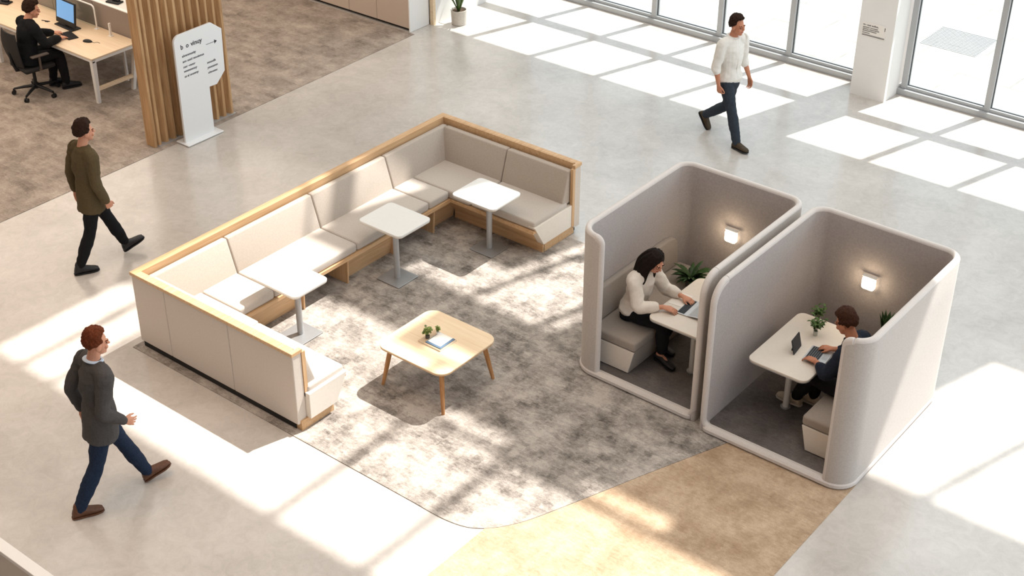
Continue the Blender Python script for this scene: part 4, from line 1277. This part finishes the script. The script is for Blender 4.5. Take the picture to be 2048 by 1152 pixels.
def person(label, loc, rz, J, W):
    """J joints in the local frame (Y forward, X to the person's own right side); W what is worn"""
    fem = W.get('fem', False); k = .9 if fem else 1.0
    j = {a: V(b) for a, b in J.items()}
    hm = (j['hipL'] + j['hipR']) / 2; sm = (j['shL'] + j['shR']) / 2
    lat = (j['hipR'] - j['hipL']).normalized(); lats = (j['shR'] - j['shL']).normalized()
    up = (sm - hm).normalized()
    HM = frame_of(j['look']); hc = j['head']
    skin = W.get('skin', 'skin')
    nb = sm + up * .05
    seated = W.get('seated', False)
    def sp(t): return hm.lerp(sm, t)
    def torso(bm, e, lo=-.12, hi=1.12, hipx=1.0, flare=0):
        L_ = (sm - hm).length
        secs = [(-.22, .135, .105), (-.1, .158, .118), (.08, .165 * (1.04 if fem else 1), .118), (.35, .138 if not fem else .122, .102), (.62, .158 if not fem else .138, .118), (.85, .172 if not fem else .148, .112), (.97, .15 if not fem else .13, .09), (1.06, .085, .07)]
        pts, rr = [], []
        for t, a, b in secs:
            if t < lo or t > hi: continue
            pts.append(hm + (sm - hm) * t); rr.append(((a * k + e) * hipx, b * k + e))
        if flare: rr[0] = (rr[0][0] + flare, rr[0][1] + flare)
        limb(bm, pts, rr, n=20, ref=lat.lerp(lats, .5))
    def arm(bm, s, e, t1=1.0, flare=0):
        sh, el, wr = j['sh' + s], j['el' + s], j['wr' + s]
        inn = sm.lerp(sh, .45) + up * .015
        pts = [inn, sh, sh.lerp(el, .5), el, el.lerp(wr, .4 if t1 >= .5 else t1), wr] if t1 > .6 else [inn, sh, sh.lerp(el, .5), el, el.lerp(wr, t1)]
        rr = [.062, .062, .052, .044, .042, .031] if t1 > .6 else [.062, .062, .052, .045, .044 + flare]
        if t1 > .6 and t1 < 1: pts[-1] = el.lerp(wr, t1)
        rr = [x * k + e for x in rr]
        limb(bm, pts, rr, n=14)
    def leg(bm, s, e, cut=1.0, straight=0):
        h, kn, an = j['hip' + s], j['knee' + s], j['ank' + s]
        end = kn.lerp(an, cut)
        pts = [h, h.lerp(kn, .45), kn.lerp(h, .05), kn.lerp(an, .35), end]
        rr = [(.088) * k + e, .077 * k + e, .058 * k + e + straight * .3, .056 * k + e + straight, (.038 + .012 * (1 - cut)) * k + e + straight * 1.2]
        limb(bm, pts, rr, n=16)
    # --- body: one continuous mesh
    bm = B()
    torso(bm, -.012)
    for s in 'LR':
        arm(bm, s, -.006); leg(bm, s, -.01)
        fd = j['foot' + s]; FM = frame_of(fd); a = j['ank' + s]
        limb(bm, [a + FM @ V((0, -.03, -.02)), a + FM @ V((0, .03, -.035)), a + FM @ V((0, .1, -.045)), a + FM @ V((0, .16, -.055))], [(.03, .035), (.033, .033), (.036, .02), (.03, .011)], ref=FM @ V((1, 0, 0)))
        hand(bm, j['wr' + s], j['hd' + s], j['hn' + s], j['ht' + s], W.get('curl' + s, (.35, .45, .3)), sc=.92 if fem else 1)
    limb(bm, [sm - up * .02, nb + up * .02, hc + HM @ V((0, -.02, -.06))], [.07 * k, .058 * k, .054 * k])
    head_parts(bm, hc, HM, fem)
    body = skinmesh('person', bm, [skin, 'lips', 'eye_dark', W['hair']],   .0052, 1, .75, None, head_assign(hc, HM))
    body.location = loc; body.rotation_euler = (0, 0, rz)
    tag(body, label, 'person')
    # --- hair
    if W.get('long'): hair_long(hc, HM, body, W['hair'], W.get('down', (0, 0, -1)))
    else: hair_short(hc, HM, body, W['hair'], W.get('seed', 1), W.get('hcurl', 1), W.get('htop', 1))
    # --- trousers
    bm = B()
    L_ = (sm - hm)
    limb(bm, [hm - up * .07, hm + up * .02, hm + up * W.get('waist', .10)], [(.148 * k + .01, .112 * k + .012), (.166 * k + .012, .122 * k + .012), (.152 * k + .01, .112 * k + .01)], n=20, ref=lat)
    for s in 'LR': leg(bm, s, .010, W.get('cut', .97), W.get('straight', .006))
    skinmesh('trousers', bm, W['trousers'], .0085, 2, .5, body, None, .006)
    # --- top
    bm = B()
    torso(bm, W.get('ease', .016), lo=W.get('toplo', -.3), hi=1.0 if W.get('vneck') else 1.02, flare=W.get('flare', 0))
    if W.get('hem'):
        limb(bm, [hm + up * .22, hm + up * .05, hm - up * W['hem']], [(.155 * k + .018, .115 * k + .018), (.170 * k + .022, .128 * k + .022), (.172 * k + .03, .13 * k + .03)], n=20, ref=lat, ends=False)
    limb(bm, [sm + up * .0, sm + up * .055], [(.105 * k, .085 * k), (.068 * k, .066 * k)], n=18, ref=lats)
    for s in 'LR': arm(bm, s, .011 + W.get('sleeve', 0), W.get('slv', 1.0))
    top = skinmesh(W.get('topname', 'jacket'), bm, W['top'], .0085, 2, .5, body, None, .008)
    if W.get('cuff'):
        for s in 'LR':
            el, wr = j['el' + s], j['wr' + s]
            bm = B(); limb(bm, [el.lerp(wr, W['slv'] - .10), el.lerp(wr, W['slv'] + .02)], [.053 * k, .052 * k], n=14, ends=False)
            skinmesh('cuff', bm, W['top'], .006, 1, .5, top)
    if W.get('collar'):
        bm = B()
        f = HM @ V((0, 1, 0)); f = (f - up * f.dot(up)).normalized()
        ring = []
        for q in range(17):
            a = math.radians(100 + 340 * q / 16 - 0)
            ring.append(nb + up * (.035 + .012 * math.cos(a - PI * 1.5)) + (lats * math.cos(a) + f * math.sin(a)) * .066 * k)
        limb(bm, ring, [(.011, .022)] * 17, n=8, ref=up)
        skinmesh('collar', bm, W['collar'], .005, 1, .5, body)
    if W.get('placket'):
        f = lats.cross(up) * -1
        bm = B()
        limb(bm, [sm + f * .105 * k - up * .02, sp(.62) + f * (.118 * k + W.get('ease', .016)), sp(.35) + f * (.104 * k + W.get('ease', .016) + .004), sp(.12) + f * (.118 * k + .016)], [(.013, .004)] * 4, n=8, ref=lats)
        skinmesh('placket', bm, W['top'], .004, 1, .5, top)
    # --- shoes
    for s in 'LR':
        shoe(j['ank' + s], j['foot' + s], 'shoe', W['shoes'], body, W.get('sole', 'sole_white'), W.get('heel', 0), .95 if fem else 1.02, W.get('low', False))
    return body

rad = math.radians
# walking, grey blazer
person('person in a dark grey blazer, blue jeans and brown shoes striding over the concrete', (2.0, -1.45, 0), rad(-20), dict(
    hipL=(-.09, -.0, .88), hipR=(.09, -.03, .88), kneeR=(.10, -.14, .485), ankR=(.09, -.35, .092), footR=(.05, 1, -.02),
    kneeL=(-.10, .17, .50), ankL=(-.08, .335, .115), footL=(-.05, 1, .36),
    shL=(-.185, -.01, 1.435), shR=(.185, .05, 1.435), head=(.01, .075, 1.675), look=(-.02, 1, -.08),
    elR=(.255, -.03, 1.13), wrR=(.24, .13, .985), hdR=(-.1, .8, -.45), hnR=(.9, .1, .2), htR=(0, .2, 1),
    elL=(-.255, -.15, 1.14), wrL=(-.25, -.10, .90), hdL=(0, .15, -1), hnL=(-1, 0, 0), htL=(0, 1, 0)),
    dict(hair='hair_auburn', top='blazer', trousers='denim', shoes='shoe_brown', collar='collar_blue', sole='shoe_brown', hem=.14, ease=.020, sleeve=.008, slv=.95, seed=4, htop=1.5, curlR=(.3, .4, .3)))
# walking, olive knit
person('person in an olive brown cardigan and black trousers walking past the end of the bench', (-1.43, 1.05, 0), rad(-17), dict(
    hipL=(-.09, .02, .885), hipR=(.09, -.02, .885), kneeR=(.09, -.10, .485), ankR=(.085, -.28, .092), footR=(.12, 1, -.01),
    kneeL=(-.09, .18, .505), ankL=(-.085, .335, .125), footL=(-.02, 1, .42),
    shL=(-.18, -.02, 1.42), shR=(.18, .03, 1.42), head=(.0, .06, 1.655), look=(-.02, 1, .0),
    elR=(.25, .01, 1.13), wrR=(.235, .10, .89), hdR=(-.05, .35, -.95), hnR=(1, 0, 0), htR=(0, 1, .3),
    elL=(-.25, -.10, 1.13), wrL=(-.26, -.08, .88), hdL=(0, .1, -1), hnL=(-1, 0, 0), htL=(0, 1, 0)),
    dict(hair='hair_dark', top='olive_knit', topname='cardigan', trousers='trouser_black', shoes='shoe_dark', sole='black_plastic', hem=.15, ease=.024, sleeve=.008, slv=.95, seed=9, hcurl=1.35, cut=.9, curlR=(.7, .8, .5)))
# walking by the windows, white shirt
person('person in a white shirt and dark slacks walking beside the windows', (2.45, 8.27, 0), rad(-100), dict(
    hipL=(-.09, -.02, .875), hipR=(.09, .02, .875), kneeR=(.09, .16, .49), ankR=(.085, .28, .095), footR=(.05, 1, .05),
    kneeL=(-.09, -.08, .455), ankL=(-.085, -.43, .20), footL=(.0, .75, -.85),
    shL=(-.18, .02, 1.40), shR=(.18, -.02, 1.40), head=(.0, .05, 1.63), look=(-.05, 1, -.03),
    elR=(.245, -.04, 1.12), wrR=(.25, .03, .88), hdR=(-.05, .2, -1), hnR=(1, 0, 0), htR=(0, 1, 0),
    elL=(-.245, .0, 1.11), wrL=(-.25, .12, .88), hdL=(0, .3, -1), hnL=(-1, 0, 0), htL=(0, 1, 0)),
    dict(hair='hair_dark', skin='skin_tan', top='shirt_white', topname='shirt', trousers='trouser_navy', shoes='shoe_olive', sole='black_plastic', ease=.014, sleeve=.005, toplo=-.02, flare=.014, slv=.24, cuff=True, collar='shirt_white', placket=True, seed=14, htop=1.6, waist=.03, curlR=(.5, .6, .4), curlL=(.4, .5, .3)))
# woman in the booth
person('person in a white blouse with long dark hair typing in the booth', (4.45, 3.36, FZ), rad(-90), dict(
    hipL=(-.085, -.13, .475), hipR=(.085, -.13, .475), kneeR=(.085, .29, .475), ankR=(.09, .30, .135), footR=(.08, 1, -.22),
    kneeL=(-.09, .28, .475), ankL=(-.10, .16, .135), footL=(-.05, 1, -.22),
    shL=(-.155, -.03, .915), shR=(.155, -.03, .915), head=(.015, .10, 1.125), look=(.1, 1, -.55),
    elR=(.225, .08, .69), wrR=(.085, .29, .70), hdR=(-.25, 1, -.08), hnR=(.1, 0, 1), htR=(-1, 0, 0),
    elL=(-.235, .10, .69), wrL=(-.20, .33, .70), hdL=(.05, 1, -.1), hnL=(0, 0, 1), htL=(1, 0, 0)),
    dict(fem=True, hair='hair_black', long=True, down=(0, -.25, -1), top='blouse', topname='blouse', trousers='trouser_black', shoes='shoe_dark', sole='black_plastic', low=True, heel=.035, ease=.024, sleeve=.016, toplo=.05, flare=.012, slv=.62, collar='blouse', placket=True, seated=True, cut=.8, straight=.012, curlR=(.25, .3, .2), curlL=(.25, .3, .2)))
# man in the booth
person('person in dark clothes and light shoes seen from behind, typing in the booth', (6.69, 3.50, FZ), rad(90), dict(
    hipL=(-.09, -.06, .48), hipR=(.09, -.06, .48), kneeL=(-.07, .36, .47), ankL=(.045, .55, .095), footL=(.05, 1, -.01),
    kneeR=(.12, .36, .47), ankR=(.16, .42, .095), footR=(.05, 1, 0),
    shL=(-.175, .03, .935), shR=(.175, .03, .935), head=(.0, .13, 1.15), look=(.12, 1, -.4),
    elL=(-.25, .14, .70), wrL=(-.12, .32, .70), hdL=(.25, 1, -.05), hnL=(0, 0, 1), htL=(1, 0, 0),
    elR=(.27, .10, .70), wrR=(.17, .29, .70), hdR=(-.2, 1, -.05), hnR=(0, 0, 1), htR=(-1, 0, 0)),
    dict(hair='hair_brown', skin='skin_tan', top='shirt_navy', topname='shirt', trousers='trouser_black', shoes='shoe_beige', ease=.018, sleeve=.008, hem=.06, slv=.64, collar='shirt_navy', seated=True, cut=.93, seed=22, hcurl=1.1, htop=1.3, curlR=(.3, .4, .3), curlL=(.3, .4, .3)))
# man at the desk
person('person in black sitting on the swivel chair at the desk', (-5.95, 3.42, .006), rad(-12), dict(
    hipL=(-.09, -.05, .565), hipR=(.09, -.05, .565), kneeR=(.11, .37, .54), ankR=(.12, .40, .10), footR=(.1, 1, 0),
    kneeL=(-.11, .37, .54), ankL=(-.10, .30, .10), footL=(-.1, 1, 0),
    shL=(-.18, .03, 1.02), shR=(.18, .05, 1.02), head=(.02, .13, 1.22), look=(.35, 1, -.2),
    elR=(.27, .14, .80), wrR=(.12, .40, .765), hdR=(-.2, 1, -.05), hnR=(0, 0, 1), htR=(-1, 0, 0),
    elL=(-.27, .12, .80), wrL=(-.13, .42, .765), hdL=(.2, 1, -.05), hnL=(0, 0, 1), htL=(1, 0, 0)),
    dict(hair='hair_dark', top='sweater_black', topname='sweater', trousers='trouser_black', shoes='shoe_dark', sole='black_plastic', hem=.08, ease=.024, sleeve=.010, slv=.92, seated=True, seed=33, hcurl=1.45, htop=1.6, curlR=(.3, .4, .3), curlL=(.3, .4, .3)))

# ------------------------------------------------------------------ light and camera
sd = bpy.data.lights.new('sun', 'SUN'); sd.energy = 4.9; sd.color = (1, .96, .91); sd.angle = math.radians(.6)
so = bpy.data.objects.new('sun', sd); COL.objects.link(so)
so.rotation_euler = (-V((KX, KY, 1))).to_track_quat('-Z', 'Y').to_euler(); so.location = (3, 20, 28)

w = bpy.data.worlds.new('sky'); scene.world = w; w.use_nodes = True
N, L = w.node_tree.nodes, w.node_tree.links
bg = N['Background']
bg.inputs['Color'].default_value = (.80, .90, 1, 1); bg.inputs['Strength'].default_value = .85

def area(name, loc, sx, sy, power, col, rot=(0, 0, 0)):
    ld = bpy.data.lights.new(name, 'AREA'); ld.shape = 'RECTANGLE'; ld.size = sx; ld.size_y = sy; ld.energy = power; ld.color = col
    o = bpy.data.objects.new(name, ld); COL.objects.link(o); o.location = loc; o.rotation_euler = rot
    return o
h_ = area('hall_fill_light', (1, -3.5, 14.8), 9, 6, 70, (1, .62, .34)); h_.data.spread = math.radians(70)  # unseen warm fill, added to tint the front floor
area('office_fill_light', (-8.2, 2.5, 2.97), 9, 11, 270, (1, .86, .72))  # unseen warm fill added for the office, spread wide to weaken its floor reflection

cam = bpy.data.cameras.new('camera'); co = bpy.data.objects.new('camera', cam); COL.objects.link(co)
cam.sensor_width = 36; cam.lens = 36 * 2862.043 / 2048; cam.clip_end = 300
pitch, yaw, roll = .560747744, -.673097378, .00229667
cy_, sy_ = math.cos(yaw), math.sin(yaw)
fw = V((sy_ * math.cos(pitch), cy_ * math.cos(pitch), -math.sin(pitch)))
r1 = V((cy_, -sy_, 0)); u1 = r1.cross(fw)
r2 = r1 * math.cos(roll) + u1 * math.sin(roll); u2 = u1 * math.cos(roll) - r1 * math.sin(roll)
co.matrix_world = Matrix(((r2.x, u2.x, -fw.x, 11), (r2.y, u2.y, -fw.y, -7), (r2.z, u2.z, -fw.z, 8.5), (0, 0, 0, 1)))
scene.camera = co
vs = scene.view_settings
vs.view_transform = 'Standard'; vs.look = 'None'; vs.gamma = 1; vs.use_curve_mapping = False
vs.exposure = .78
scene.cycles.max_bounces = 8; scene.cycles.diffuse_bounces = 4; scene.cycles.transparent_max_bounces = 12
